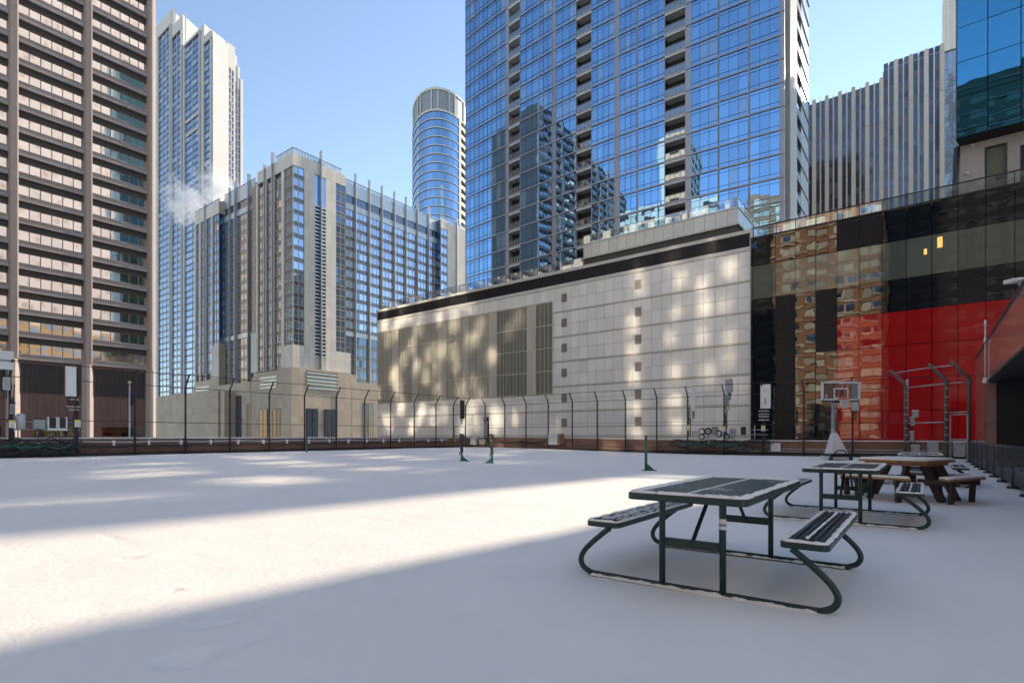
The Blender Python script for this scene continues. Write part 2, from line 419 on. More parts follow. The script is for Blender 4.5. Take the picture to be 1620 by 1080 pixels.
# ================================================================== brown office block, left
def brown_office():
    V0 = 92.0; q_ = V0/115.0
    t = thing('office_block', 'brown stone office block with ribbon windows of bronze glass at the left edge', 'building', W(18, V0, G0))
    fc = FacV(V0, -60, 44)          # s = u + 60
    off = 60.0
    cols = [(20.7+9.62*k)*q_ for k in range(-8, 3)]
    b = MB(); b.ubox(-50, 40.2*q_, V0+.9, V0+28, G0, 96); b.build('body', M['bronze'], t)
    P, K = 3.617*q_, 29
    zz0 = 1.2+(13.95-1.2)*q_; zbase = 1.2+(13.6-1.2)*q_
    wins, beams, heads = [], [], []
    for i in range(len(cols)-1):
        a, c = cols[i]+.42+off, cols[i+1]-.42+off
        for k in range(K):
            zc = zz0+P*k
            bm = MB(); bm.fbox(fc, a-.1, c+.1, zc-.37, zc+.35, -.7, .12)
            bm.fbox(fc, a-.1, c+.1, zc+.24, zc+.38, -.5, .20); beams.append(bm)
            hd = MB(); hd.fbox(fc, a, c, zc+1.83, zc+P-.37, -.8, -.28); heads.append(hd)
            wn = MB(); w = (c-a)/6
            for q in range(6):
                wn.fquad(fc, a+q*w, a+(q+1)*w, zc+.35, zc+1.83, -.42, .006)
            wins.append((wn, a, c, zc))
    cm = []
    for x in cols:
        m = MB(); s = x+off; big = x > 39*q_
        poly = [(-.52,-.8),(-.52,.25),(-.38,.38),(.27,.38),(.42,.2),(.42,-.8)] if not big else [(-.6,-.9),(-.6,.3),(-.35,.5),(-.05,.5),(.75,-.5),(.75,-1.2)]
        pl = [fc.pt(s+p, 0, d) for p, d in poly]
        m.prism([(p.x, p.y) for p in pl], zbase, 96); cm.append(m)
    emit(t, 'pillar', M['bb_pillar'], cm)
    emit(t, 'spandrel_beam', M['bb_stone'], beams); emit(t, 'window_header', M['bronze'], heads)
    # windows with their mullions as sub-parts
    wins.sort(key=lambda w: -w[0].area())
    rest = MB(); restm = MB()
    for i, (wn, a, c, zc) in enumerate(wins):
        mm = MB(); w = (c-a)/6
        for q in range(7): mm.fbox(fc, a+q*w-.035, a+q*w+.035, zc+.35, zc+1.83, -.44, -.34)
        mm.fbox(fc, a, c, zc+1.74, zc+1.82, -.44, -.32)
        if i < 100:
            o = wn.build('window', M['bb_glass'], t); mm.build('mullion', M['bb_mull'], o)
        else: rest.merge(wn); restm.merge(mm)
    o = rest.build('window', M['bb_glass'], t, kind='stuff'); restm.build('mullion', M['bb_mull'], t, kind='stuff')
    # granite base: piers with a sunlit chamfer, louvres, small windows
    g = MB(); g.ubox(-50, 40.2*q_, V0+.35, V0+1.2, G0, zbase)
    for i in range(len(cols)-1):
        a, c = cols[i]+off, cols[i+1]+off
        for q in range(8):
            x0 = a+.7+q*(c-a-1.4)/8; g.fbox(fc, x0+.02, x0+(c-a-1.4)/8-.02, 2.9, 6.7, -.36, -.30)
        g.fbox(fc, a+.7, c-.7, 10.6, zbase, -.36, -.1)
    g.build('granite_base', M['bb_base'], t)
    lv, sw, pc = [], [], []
    for i in range(len(cols)-1):
        a, c = cols[i]+off+.8, cols[i+1]+off-.95
        m = MB(); m.fbox(fc, a, c, 6.9, 10.55, -.4, -.26, .2)
        k = 0
        for q in range(13):
            x0 = a+q*(c-a)/12; m.fbox(fc, x0-.05, x0+.05, 6.9, 10.55, -.3, -.16, .9)
        lv.append(m)
        m = MB(); m.fbox(fc, a+.9, c-.2, 1.25, 2.5, -.4, -.28)
        sw.append(m)
    emit(t, 'louvre', M['bronze'], lv); emit(t, 'low_window', M['black_glass'], sw)
    for x in cols:
        m = MB(); s = x+off
        pl = [fc.pt(s+p, 0, d) for p, d in [(-.75,-.9),(-.75,.2),(-.3,.45),(.05,.45),(.72,-.35),(.72,-.9)]]
        m.prism([(p.x, p.y) for p in pl], G0, zbase); pc.append(m)
    emit(t, 'base_pier', M['bb_base'] if False else M['bb_stone'], pc)
brown_office()

# ================================================================== stepped white tower behind it
def stepped_tower():
    U0 = 144.0
    t = thing('stepped_tower', 'tall white stepped tower with strips of blue windows, rising behind the brown office block', 'tower', W(U0, 330, G0))
    fc = FacU(U0, 260, 460)
    def v(px):
        r = ray(px); u, vv = UV(r.x, r.y); return U0*vv/u
    Z = lambda px, py: EYE+(HY-py)*(U0/UV(*ray(px))[0])/F
    # blocks (px left, px right, top y, setback)
    blocks = [(238,269.5,14.5,0),(269.5,287,22,.25),(287,321,36.5,.2),(321,334,46.5,.4)]
    s = MB()
    for a, b_, y, sb in blocks:
        q = [W(U0+.55+sb, v(b_)), W(U0+.55+sb, v(a)), W(U0+12, v(a)+5), W(U0+12, v(b_)+5)]
        s.prism([(k.x, k.y) for k in q], G0, Z(b_, y))
    # upper crown blocks behind, seen in sun where each step drops
    for px, dy in ((269.5,-5),(286,-5)):
        s.ubox(U0+1, U0+3, v(px)-.3, v(px)+.9, 200, Z(px, 14.5 if px < 280 else 22)+1.4)
    # sunny flank, turned a little towards the light, stepping down away from the corner
    V1 = v(334)*(U0+.9)/U0; ca, sa = math.cos(R(17)), math.sin(R(17))
    pa, pb = W(U0+.9, V1), W(U0+.9+90*ca, V1+90*sa)
    fv = Fac((pa.x, pa.y), (pb.x, pb.y))
    flank = [(334,351,46.5,0),(351,359,57,-1.2),(359,371.5,66,.3),(371.5,377,84,-1.0),(377,380.5,104,-.5),(380.5,384.5,124,0)]
    for a, b_, y, sb in flank:
        p, q = fv.pt(fv.s_at(a)+.02, 0, sb), fv.pt(fv.s_at(b_), 0, sb); k = W(0, 40)
        s.prism([(p.x,p.y),(q.x,q.y),(q.x+k.x,q.y+k.y),(p.x+k.x,p.y+k.y)], G0, fv.z_at(a, y))
    s.build('shaft', M['white_conc'], t)
    P = 3.95
    strips = [(250.5,268.3,51,3),(272,286.2,54.5,2),(292,314.8,63,2),(322.5,332.8,66.5,1)]
    gl, sps, pr = [], [], MB()
    for a, b_, y, nsub in strips:
        s0, s1 = sorted((fc.s_at(a), fc.s_at(b_)))
        ztop = Z((a+b_)/2, y); d = .0
        sp = MB(); sps.append(sp)
        k = 0; z = ztop-P; m = MB(); w = (s1-s0)/nsub
        while z > -8:
            for q in range(nsub):
                for h in range(2):
                    m.fquad(fc, s0+q*w+h*w/2, s0+q*w+(h+1)*w/2, z, z+P*.70, -.45, .004)
            sp.fbox(fc, s0, s1, z+P*.70, z+P, -.9, -.40)
            z -= P; k += 1
        gl.append(m)
        for q in range(1, nsub): pr.fbox(fc, s0+q*w-.25, s0+q*w+.25, -8, ztop, -.8, -.25)
        for x0, x1 in ((s0-.7, s0), (s1, s1+.7)): pr.fbox(fc, x0, x1, -8, ztop+1, -.6, .35)
        pr.fbox(fc, s0-.7, s1+.7, ztop, ztop+1.2, -.6, .34)
    for y in (187, 209): # light bands on the third strip
        s0, s1 = sorted((fc.s_at(294), fc.s_at(312.8)))
        z = Z(303, y); pr.fbox(fc, s0, s1, z-.8, z+.8, -.4, .1)
    emit(t, 'window_strip', M['ft_glass'], gl); emit(t, 'spandrel', M['spandrel'], sps); pr.build('pier', M['white_conc'], t)
    # flank windows
    gl, sps = [], []
    for a, b_, y in ((338,345.4,82),(352.2,354.6,95),(355.4,358,98),(362,364.4,106),(366.2,369,111),(372.6,375.8,128),(377.8,379.8,140)):
        s0, s1 = fv.s_at(a), fv.s_at(b_); zt = fv.z_at((a+b_)/2, y); z = zt-P; m = MB(); sp = MB(); sps.append(sp); sp.fbox(fv, s0, s1, 20, zt, -2, {352.2:-1.12,355.4:-1.12,372.6:-.92,377.8:-.42}.get(a,.38 if a > 360 else .08))
        while z > 20:
            m.fquad(fv, s0, s1, z, z+P*.80, {352.2:-1.1,355.4:-1.1,372.6:-.9,377.8:-.4}.get(a,.4 if a > 360 else .1), .003); z -= P
        gl.append(m)
    emit(t, 'flank_window_strip', M['gr_glass'], gl); emit(t, 'flank_spandrel', M['ventm'], sps)
    f = MB()
    for y in (191, 212):
        f.fbox(fv, fv.s_at(335), fv.s_at(351), fv.z_at(343, y+6)-.7, fv.z_at(343, y+6)+.7, -.2, .3)
    for px in (335.5, 345.5): f.fbox(fv, fv.s_at(px)-.5, fv.s_at(px)+.5, 20, fv.z_at(px, 55), -.2, .35)
    f.build('flank_trim', M['white_conc'], t)
stepped_tower()

# ================================================================== limestone hotel
def hotel():
    PV, MW, PU, MU = 139.0, 141.0, 82.7, 84.4
    t = thing('hotel', 'limestone hotel with gridded windows, slim roof fins and a tan stone base', 'building', W(PU, PV, G0))
    fr, fm = FacV(PV, 60, 200), FacV(MW, 60, 200)          # right-hand face: pavilion plane, main plane
    fl, fn = FacU(PU, 100, 240), FacU(MU, 100, 240)        # left-hand face
    ZT, ZG, ZB = 79.6, 76.2, 18.0
    P = 3.21
    # masses
    s = MB()
    def V_of(u, px):
        r = ray(px); a, b = UV(r.x, r.y); return u*b/a
    def U_of(v, px):
        r = ray(px); a, b = UV(r.x, r.y); return v*a/b
    u547, v407 = U_of(PV, 547), V_of(PU, 407)
    v346, v308 = V_of(PU, 346.5), V_of(PU, 308)
    u697 = U_of(PV, 697); 
    s.ubox(PU+.5, u547-.4, PV+.5, v407-.4, ZB, ZT-3.4)
    s.ubox(MU+.4, u697+26, MW+.4, v308-3, ZB, 78.6)
    s.ubox(u697+.4, u697+27, PV+.5, MW+20, ZB, ZT-3.4)
    s.ubox(PU+.4, MU+20, v346+.4, v308-.4, ZB, 76.5)
    s.build('body', M['spandrel'], t)
    st = MB(); lt = MB()
    def pan(mb, fc, a, b, z0, z1, d0=-.6, d1=0.0, w=1.6, h=3.21):
        """stone cladding in panels with open joints"""
        s0, s1 = sorted((fc.s_at(a), fc.s_at(b)))
        n = max(1, round((s1-s0)/w)); k = max(1, round((z1-z0)/h))
        dw, dh = (s1-s0)/n, (z1-z0)/k
        for i in range(n):
            for j in range(k):
                mb.fbox(fc, s0+i*dw+.012, s0+(i+1)*dw-.012, z0+j*dh+.012, z0+(j+1)*dh-.012, d0, d1)
    # corner pavilion, right face
    pan(st, fr, 463, 547, ZG, ZT)
    pan(st, fr, 481.5, 498.5, ZB+8.4, ZG); pan(st, fr, 516, 531.5, ZB+8.4, ZG)
    pan(st, fr, 463, 498.5, 20.3, 26.6); pan(st, fr, 516, 555, 20.3, 26.4)
    pan(st, fr, 498.5, 516, 20.3, 24.0, -.9, -.35)
    st.build('stone_cladding', M['stone'], t); st = MB()
    # corner pavilion, left face
    pan(st, fl, 463, 407, ZG-.2, ZT)
    pan(st, fl, 449.2, 444.8, 20.3, ZG); pan(st, fl, 462.9, 449, 20.3, 26.6); pan(st, fl, 407, 397, 20.3, 32)
    for a, b in ((433.6,431),(421.2,418.4),(408.2,405.6)): pan(st, fl, a, b, 20.3, ZG, -.6, .15, 2)
    st.build('stone_cladding', M['stone'], t); st = MB()
    # far pavilions
    pan(st, fr, 697, 708, ZG, ZT-.5); pan(st, fr, 708, 745, 20.3, ZT-.5, w=2)
    st.build('stone_cladding', M['stone'], t); st = MB()
    pan(st, fl, 346.5, 308, 73.6, 77.6)
    for a, b in ((336.5,334.6),(326,324),(317.6,315.6),(310,308)): pan(st, fl, a, b, 20, 73.6, -.5, .1, 2)
    pan(st, fl, 346.5, 335, 20, 31)
    st.build('stone_cladding', M['stone'], t)
    # return walls of the pavilions
    rt = MB()
    fr1 = FacU(u697-.01, PV, MW); rt.fbox(fr1, 0, 2.0, 20, ZT-.5, -.3, 0); rt.build('return_wall', M['h_gdark'], t); rt = MB()
    fr2 = FacV(v346-.0, PU, MU+.2); rt.fbox(fr2, 0, 1.9, 31.5, 73.6, -.3, 0)
    rt.build('return_wall', M['h_gdark'], t)
    rs = MB(); rs.fbox(fr2, 0, 1.9, 73.6, 77.6, -.3, .02); rs.fbox(fr2, 0, 1.9, G0, 31.5, -.3, .02); rs.build('return_stone', M['stone_d'], t)
    # attic bands of the main faces
    at = []
    def attic(fc, a, b):
        m1, m2, m3 = MB(), MB(), MB(); at.extend((m1, m2, m3))
        s0, s1 = sorted((fc.s_at(a), fc.s_at(b))); n = max(1, round((s1-s0)/1.5)); w = (s1-s0)/n
        for i in range(n):
            m1.fbox(fc, s0+i*w+.02, s0+(i+1)*w-.02, 75.2, 79.0, -.3, .0)
            m2.fbox(fc, s0+i*w+.02, s0+(i+1)*w-.02, 70.9, 72.7, -.3, .0)
            m3.fbox(fc, s0+i*w+.02, s0+(i+1)*w-.02, 32.0, 33.4, -.3, .02)
    attic(fm, 547, 693); attic(fn, 404, 355)
    emit(t, 'panel_band', M['light_panel'], at)
    def crest(fc, a, b, z0, z1):
        cr = MB()
        s0, s1 = sorted((fc.s_at(a), fc.s_at(b))); n = max(1, round((s1-s0)/.9)); w = (s1-s0)/n
        cr.fbox(fc, s0, s1, z1-.15, z1, -.25, .05)
        for i in range(n): cr.fbox(fc, s0+i*w, s0+i*w+.55, z0, z1-.15, -.15, -.05)
        cr.build('roof_crest', M['light_panel'], t)
    crest(fr, 463, 541, ZT, ZT+1.5); crest(fl, 463, 436, ZT, ZT+1.5); crest(fr, 697, 745, ZT-.5, ZT+.9)
    crest(fm, 547, 695, 79.0, 80.0); crest(fn, 404, 355, 79.0, 80.0); crest(fl, 347, 308, 77.6, 78.4)
    # windows
    wins, wm = [], []
    def bay(fc, a, b, z0, z1, nsub, spf=.36, dark=False, d=-.25, tr=True):
        s0, s1 = sorted((fc.s_at(a), fc.s_at(b))); k = max(1, round((z1-z0)/P)); h = (z1-z0)/k; w = (s1-s0)/nsub
        for j in range(k):
            z = z0+j*h; m = MB()
            for q in range(nsub): m.fquad(fc, s0+q*w, s0+(q+1)*w, z+h*spf, z+h, d, .006)
            mm = MB()
            for q in range(nsub+1): mm.fbox(fc, s0+q*w-.06, s0+q*w+.06, z, z+h, d-.1, d+.1)
            mm.fbox(fc, s0, s1, z-.05, z+.07, d-.1, d+.09); mm.fbox(fc, s0, s1, z+h*spf-.05, z+h*spf+.06, d-.1, d+.09)
            sp = MB()
            for q in range(nsub): sp.fquad(fc, s0+q*w, s0+(q+1)*w, z, z+h*spf, d, .004)
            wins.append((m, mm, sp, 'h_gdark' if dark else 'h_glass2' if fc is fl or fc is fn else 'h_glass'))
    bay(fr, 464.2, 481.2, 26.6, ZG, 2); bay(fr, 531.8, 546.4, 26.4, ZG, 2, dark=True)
    bay(fl, 462.6, 449.2, 26.6, ZG, 3)
    for a, b in ((444.6,433.6),(431,421.2),(418.4,408.2)): bay(fl, a, b, 20.4, ZG-1.5, 2)
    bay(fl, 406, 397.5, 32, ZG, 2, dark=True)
    for a, b in ((547.5,561),(562.2,582.6),(584.6,603),(604,622.2),(624,641),(642,658.6),(660.4,676.4),(677.4,692)):
        n = 3 if a > 550 else 2
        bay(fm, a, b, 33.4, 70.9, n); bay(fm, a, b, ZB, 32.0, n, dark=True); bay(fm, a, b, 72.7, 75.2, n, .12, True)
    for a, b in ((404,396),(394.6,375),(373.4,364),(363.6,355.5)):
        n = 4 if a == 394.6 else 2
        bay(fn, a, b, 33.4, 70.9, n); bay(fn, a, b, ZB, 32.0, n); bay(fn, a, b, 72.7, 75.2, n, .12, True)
    bay(fr, 698.4, 707.8, 26.6, ZG, 2)
    for a, b in ((345.9,336.5),(334.4,326.1),(323.9,317.7),(315.5,310.1)): bay(fl, a, b, 22, 73.6, 2)
    wins.sort(key=lambda w: -w[0].area())
    r1, r2, r3, r4, r5 = MB(), MB(), [], MB(), MB()
    allm = MB()
    for i, (m, mm, sp, dark) in enumerate(wins):
        r3.append(sp)
        if i < 100:
            o = m.build('window', M[dark], t); mm.build('mullion', M['tan_mull'], o)
        else:
            {'h_gdark': r4, 'h_glass': r1, 'h_glass2': r5}[dark].merge(m); r2.merge(mm)
    r1.build('window', M['h_glass'], t, kind='stuff'); r4.build('window', M['h_gdark'], t, kind='stuff'); r5.build('window', M['h_glass2'], t, kind='stuff')
    r2.build('mullion', M['tan_mull'], t, kind='stuff'); emit(t, 'spandrel', M['h_span'], r3)
    # louvred slot with its fin
    lo = MB(); s0, s1 = fr.s_at(498.6), fr.s_at(516); z = 24.0
    while z < 67.5:
        lo.fbox(fr, s0, s1, z, z+.42, -.5, -.05); z += 1.05
    lo.build('slot_louvre', M['light_panel'], t)
    sb = MB(); sb.fbox(fr, s0, s1, 67.6, ZT+.6, -.5, -.3); sb.build('slot_glass', M['ct_glass'], t)
    fins = []
    for fc, px, zt, w, d in [(fr,507,83.4,.35,.7)]+[(fm,p,82.6,.28,.7) for p in (561.6,583.6,603.4,623.2,641.5,659.5,677)]+[(fn,374.3,82.0,.28,.8),(fn,395.2,82.0,.28,.8),(fn,364,81.2,.2,.5)]+[(fl,432.3,82.6,.45,.6),(fl,419.8,80.5,.3,.6),(fl,325,79,.3,.5),(fr,722,81.5,.35,.6)]:
        m = MB(); s = fc.s_at(px); m.fbox(fc, s-w*.38, s+w*.38, 20.5 if fc is fr or fc is fl else ZB, zt, -.3, d); fins.append(m)
    emit(t, 'roof_fin', M['fin'], fins)
    # stone base
    pb = MB()
    fb, fbl = FacV(PV-.7, 60, 200), FacU(PU-.7, 100, 240)
    core = MB()
    core.ubox(PU-.2, u547+3.5, PV-.2, v407+1, G0, 20.0); core.ubox(MU-2.2, u697+26, MW-2.4, v308, G0, 17.6); core.ubox(PU-.2, MU+10, v346-.2, v308-.2, G0, 19.6)
    core.build('base_core', M['stone_d'], t)
    pan(pb, fb, 461, 484, -4, 20.3, -.5, 0, 2.6, 2.2); pan(pb, fb, 534, 556, -4, 20.3, -.5, 0, 2.6, 2.2); pan(pb, fb, 484, 534, -4, 14.3, -.5, -.25, 2.6, 2.2); pan(pb, fb, 484, 534, 19.7, 20.3, -.5, 0)
    pb.build('stone_base', M['stone_d'], t); pb = MB()
    pan(pb, fbl, 461, 440, -4, 20.3, -.5, 0, 2.6, 2.2); pan(pb, fbl, 440, 397, -4, 18.6, -.5, -.2, 2.6, 2.2)
    fb2 = FacV(MW-2.6, 60, 200); pb.build('stone_base', M['stone_d'], t); pb = MB(); pan(pb, fb2, 557, 640, -4, 17.8, -.4, 0, 2.8, 2.2)
    pb.build('stone_base', M['stone_d'], t); pb = MB()
    fb3 = FacU(MU-2.4, 100, 240); pan(pb, fb3, 396, 349, -4, 17.4, -.4, 0, 2.6, 2.2)
    pb.build('stone_base', M['stone_d'], t); pb = MB()
    fb4 = FacU(PU-.5, 100, 240); pan(pb, fb4, 346, 308, -4, 19.8, -.4, 0, 2.4, 2.2)
    pb.build('stone_base', M['stone_d'], t)
    bl = MB(); s0, s1 = fb.s_at(485), fb.s_at(533)
    for k in range(5): bl.fbox(fb, s0, s1, 14.6+k*1.05, 15.2+k*1.05, -.4, .1)
    bl.build('base_louvre', M['light_panel'], t); bl = MB(); s0, s1 = sorted((fbl.s_at(438), fbl.s_at(411)))
    for k in range(4): bl.fbox(fbl, s0, s1, 15+k*.95, 15.5+k*.95, -.3, .05)
    bl.build('base_louvre', M['light_panel'], t); bl = MB(); s0, s1 = sorted((fb4.s_at(331), fb4.s_at(310)))
    for k in range(3): bl.fbox(fb4, s0, s1, 15.5+k*.95, 16+k*.95, -.3, .05)
    bl.build('base_louvre', M['light_panel'], t)
    bw, bm = [], []
    for fc, a, b, z0, z1 in [(fb,485,492.5,-2,9),(fb,495,502.5,-2,9),(fb,514,521,-2,9),(fb,524.5,531.5,-2,9),(fbl,443.5,431.5,-2,9),(fbl,422.5,410,-2,9),(fb2,574.5,580,-2,11.5),(fb2,583,590,-2,11.5),(fb3,382,372,-2,13.6),(fb3,393.8,390.5,-2,11),(fb3,357.5,353,-2,11),(fb4,331,322.5,-2,9.2),(fb4,317,307.5,-2,9.2)]:
        s0, s1 = sorted((fc.s_at(a), fc.s_at(b))); m = MB(); m.fbox(fc, s0, s1, z0, z1, -.3, .03); f = MB()
        for x in (s0, (s0+s1)/2, s1): f.fbox(fc, x-.08, x+.08, z0, z1, -.2, .09)
        for z in (z1, z1-3.2, z1-6.4): f.fbox(fc, s0, s1, z-.1, z+.08, -.2, .1)
        o = m.build('base_window', M['h_span'], t); f.build('window_frame', M['spandrel'], o)
    # low wing between the hotel and the office block
    lw = MB(); fw = FacU(78.0, 100, 260)
    pan(lw, fw, 345, 250, -4, 15.5, -.5, 0, 3.0, 2.6)
    lw.ubox(78.6, 90, 170, 240, G0, 15.0)
    lw.build('low_wing', M['stone_d'], t)
hotel()

# ================================================================== round glass tower
def round_tower():
    D = 235.0; X = (703-CX)/F*D
    t = thing('round_tower', 'slender round glass tower with pale floor rings, rising beyond the hotel', 'tower', (X, D, G0))
    ax, ay = 47.5/F*D, 26.0
    def ring(a0, a1, n, k=1.0, z=0):
        return [(X+ax*k*math.cos(R(a0+(a1-a0)*i/n)), D+ay*k*math.sin(R(a0+(a1-a0)*i/n))) for i in range(n+1)]
    ZT = EYE+(HY-137)/F*(D-ay); P = 3.35; zc = EYE+(HY-174)/F*(D-ay)
    core = MB(); core.prism(ring(0, 360, 47)[:-1], G0, ZT-1) if False else None
    core.prism([(X+(ax-.8)*math.cos(2*math.pi*i/48), D+(ay-.8)*math.sin(2*math.pi*i/48)) for i in range(48)], G0, ZT-1.5); core.build('core', M['dark'], t)
    # angles: -180 left, -90 towards the court, 0 right
    z = zc; gl, rg, bal, wp = [], [], [], MB()
    k = 0
    while z > 20:
        z0 = z-P; m = MB()
        A = ring(-195, -48, 30, .985)
        for (p, q) in zip(A, A[1:]):
            m.face([(p[0],p[1],z0+.28),(q[0],q[1],z0+.28),(q[0],q[1],z),(p[0],p[1],z)])
        gl.append(m)
        r = MB(); B = ring(-198, -40, 36, 1.0); C = ring(-198, -40, 36, .96)
        r.prism(B+C[::-1], z0, z0+.32); rg.append(r)
        b = MB(); B = ring(-47, -22, 8, 1.0); C = ring(-47, -22, 8, .9)
        b.prism(B+C[::-1], z0, z0+1.45); bal.append(b)
        z = z0
    emit(t, 'glass_band', M['ct_glass'], gl); emit(t, 'floor_ring', M['ct_white'], rg); emit(t, 'balcony', M['ct_white'], bal)
    for a0, a1 in ((-24, 30), (-50, -46), (-166,-162)):
        B = ring(a0, a1, 8, 1.0); C = ring(a0, a1, 8, .88); wp.prism(B+C[::-1], G0, zc+.5)
    wp.build('white_wall', M['ct_white'], t)
    cs = MB(); B = ring(-200, 20, 40, .985); C = ring(-200, 20, 40, .93); cs.prism(B+C[::-1], zc, ZT-.5); cs.build('crown_screen', M['ct_screen'], t)
    rb = MB(); B = ring(-200, 20, 40, 1.0); C = ring(-200, 20, 40, .9); rb.prism(B+C[::-1], ZT-.9, ZT); rb.prism(B+C[::-1], zc-.2, zc+.5)
    for a in (-172,-150,-128,-120,-98,-87,-68,-58,-40,-28,-18):
        p = ring(a-.7, a+.7, 1, 1.005); q = ring(a-.7, a+.7, 1, .95); rb.prism(p+q[::-1], zc, ZT)
    rb.build('crown_rib', M['ct_white'], t)
round_tower()

# ================================================================== blue glass apartment tower
def blue_tower():
    L = Vector((-9.0, 105.8)); Rr = Vector((35.45, 70.9)); Cc = L+Vector((.7157,-.698))*30.2
    def bez(q): return L*(1-q)**2+Cc*2*q*(1-q)+Rr*q*q
    def pt(px):
        lo, hi = -.02, 1.02
        for _ in range(50):
            m = (lo+hi)/2; p = bez(m)
            if CX+F*p.x/p.y < px: lo = m
            else: hi = m
        return bez((lo+hi)/2)
    t = thing('apartment_tower', 'blue glass apartment tower with three stacks of recessed balconies, rising behind the white panel wall', 'tower', (Rr.x, Rr.y, G0))
    P = 3.1; Z0 = 1.2+(690-317)/F*70.9-P*9; TOP = 28
    rows = [Z0+P*k for k in range(4, TOP)]
    # kinds: g glass bay, b balcony, p pillar
    bays = [(737,757.6,'g',3),(757.9,777.8,'g',3),(778.2,800,'g',3),(800,805,'p',0),(805,823,'b',0),(823.2,851.8,'g',3),(852.6,873.8,'g',3),(874,879.3,'p',0),(879.6,911.8,'g',3),(912,936,'b',0),(936.2,972.4,'g',4),(972.6,980,'p',0),(980.2,1007,'g',3),(1009,1051.6,'g',4),(1052,1084,'b',0),(1084,1093,'p',0),(1093.3,1135.6,'g',3),(1138,1184,'g',3),(1186.5,1233.5,'g',3),(1233.5,1241,'p',0)]
    wins, spand, slabs, bals, pil, mul, rec = [], [], [], [], MB(), MB(), MB()
    for a, b, kd, n in bays:
        pa, pb = pt(a), pt(b); fc = Fac(pa, pb); Lw = fc.L
        zb, zt = rows[0], rows[-1]+P
        if kd == 'p': pil.fbox(fc, 0, Lw, zb, zt, -1.0, .02); continue
        if kd == 'g':
            for z in rows:
                m = MB(); w = Lw/n
                for q in range(n):
                    m.fquad(fc, q*w, (q+1)*w, z+.16, z+P-.16, 0, .0035)
                wins.append(m)
                mm = MB()
                for q in range(1, n): mm.fbox(fc, q*w-.02, q*w+.02, z+.2, z+P-.2, -.05, .05)
                mm.fbox(fc, 0, Lw, z+.63, z+.67, -.05, .045); mm.fbox(fc, 0, Lw, z+P-.61, z+P-.58, -.05, .04)
                mul.merge(mm)
            pil.fbox(fc, -.06, .02, zb, zt, -.3, .10); pil.fbox(fc, Lw-.02, Lw+.06, zb, zt, -.3, .10)
        if kd == 'b':
            for z in rows:
                m = MB(); m.fbox(fc, -.05, Lw+.05, z-.42, z+.14, -2.0, .06); slabs.append(m)
                f = MB()
                f.fbox(fc, 0, Lw, z+1.12, z+1.18, -.05, .03); f.fbox(fc, 0, Lw, z+.22, z+.27, -.05, .03)
                nn = 4 if Lw > 2.6 else 3
                for q in range(nn+1): f.fbox(fc, q*Lw/nn-.03, q*Lw/nn+.03, z+.14, z+1.18, -.05, .03)
                g = MB(); g.fquad(fc, .03, Lw-.03, z+.27, z+1.12, -.02)
                bals.append((f, g))
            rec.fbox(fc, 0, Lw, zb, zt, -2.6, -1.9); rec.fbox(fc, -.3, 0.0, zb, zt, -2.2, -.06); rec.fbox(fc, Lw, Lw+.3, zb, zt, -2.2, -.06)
    # floor edges run unbroken along the curve
    lines = []
    pxs = [737,757.7,778,800,823,852,874,912,936,972,1007.5,1052,1084,1137,1185,1241]
    pts = [pt(p) for p in pxs]
    for z in rows:
        m = MB()
        for a, b in zip(pts, pts[1:]):
            fc = Fac(a, b); m.fbox(fc, -.02, fc.L+.02, z-.105, z+.105, -.3, .14)
        lines.append(m)
    emit(t, 'floor_edge', M['bt_frame'], lines)
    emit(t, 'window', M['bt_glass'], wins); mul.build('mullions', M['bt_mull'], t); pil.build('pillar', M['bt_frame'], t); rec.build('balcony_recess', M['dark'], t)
    bals_sorted = sorted(zip(slabs, bals), key=lambda x: -x[0].area())
    for i, (sl, (f, g)) in enumerate(bals_sorted):
        o = sl.build('balcony_slab', M['bt_slab'], t); f.build('railing', M['rail'], o); g.build('railing_glass', M['rail_glass'], o)
    # soffits stay grey under the slabs
    # body
    back = [(L.x,L.y)]+[(p.x,p.y) for p in (bez(i/10) for i in range(1,10))]+[(Rr.x,Rr.y)]
    vR = UV(Rr.x, Rr.y); r2 = W(vR[0]+19.4, vR[1]); l2 = Vector((L.x+14, L.y+16))
    cen = Vector((22, 98))
    inner = [(p[0]+(cen.x-p[0])*.085, p[1]+(cen.y-p[1])*.085) for p in back]
    bd = MB(); bd.prism(inner+[(r2.x-1.2, r2.y+1.5),(l2.x,l2.y)], rows[0]-6, rows[-1]+P); bd.build('body', M['dark'], t)
    # sunny flank
    fs = FacV(vR[1], vR[0]-.4, vR[0]+19.6)
    fl = MB(); S = fs.s_at; zb, zt = rows[0], rows[-1]+P
    fl.fbox(fs, S(1247), S(1249.6), zb, zt, -.5, .25); fl.fbox(fs, S(1251.5), S(1259.8), zb, zt, -.8, .1)
    fl.build('flank_wall', M['bt_slab'], t)
    fd = MB(); fd.fbox(fs, S(1249.6), S(1251.5), zb, zt, -1.2, -.3); fd.fbox(fs, S(1259.8), S(1266.5), zb, zt, -2.0, -1.6)
    fd.build('flank_recess', M['spandrel'], t)
    fw, fe = [], []
    for z in rows:
        m = MB(); s0, s1 = S(1267.2), S(1279)
        for q in range(3): m.fquad(fs, s0+q*(s1-s0)/3, s0+(q+1)*(s1-s0)/3, z+.15, z+P-.15, 0, .004)
        fw.append(m)
        e = MB(); e.fbox(fs, S(1259.8), S(1279.6), z-.14, z+.14, -.4, .12); e.fbox(fs, S(1259.8), S(1266.3), z+.14, z+1.25, -.1, .02); fe.append(e)
    emit(t, 'flank_window', M['light_panel'], fw); emit(t, 'flank_floor_edge', M['rail'], fe)
blue_tower()

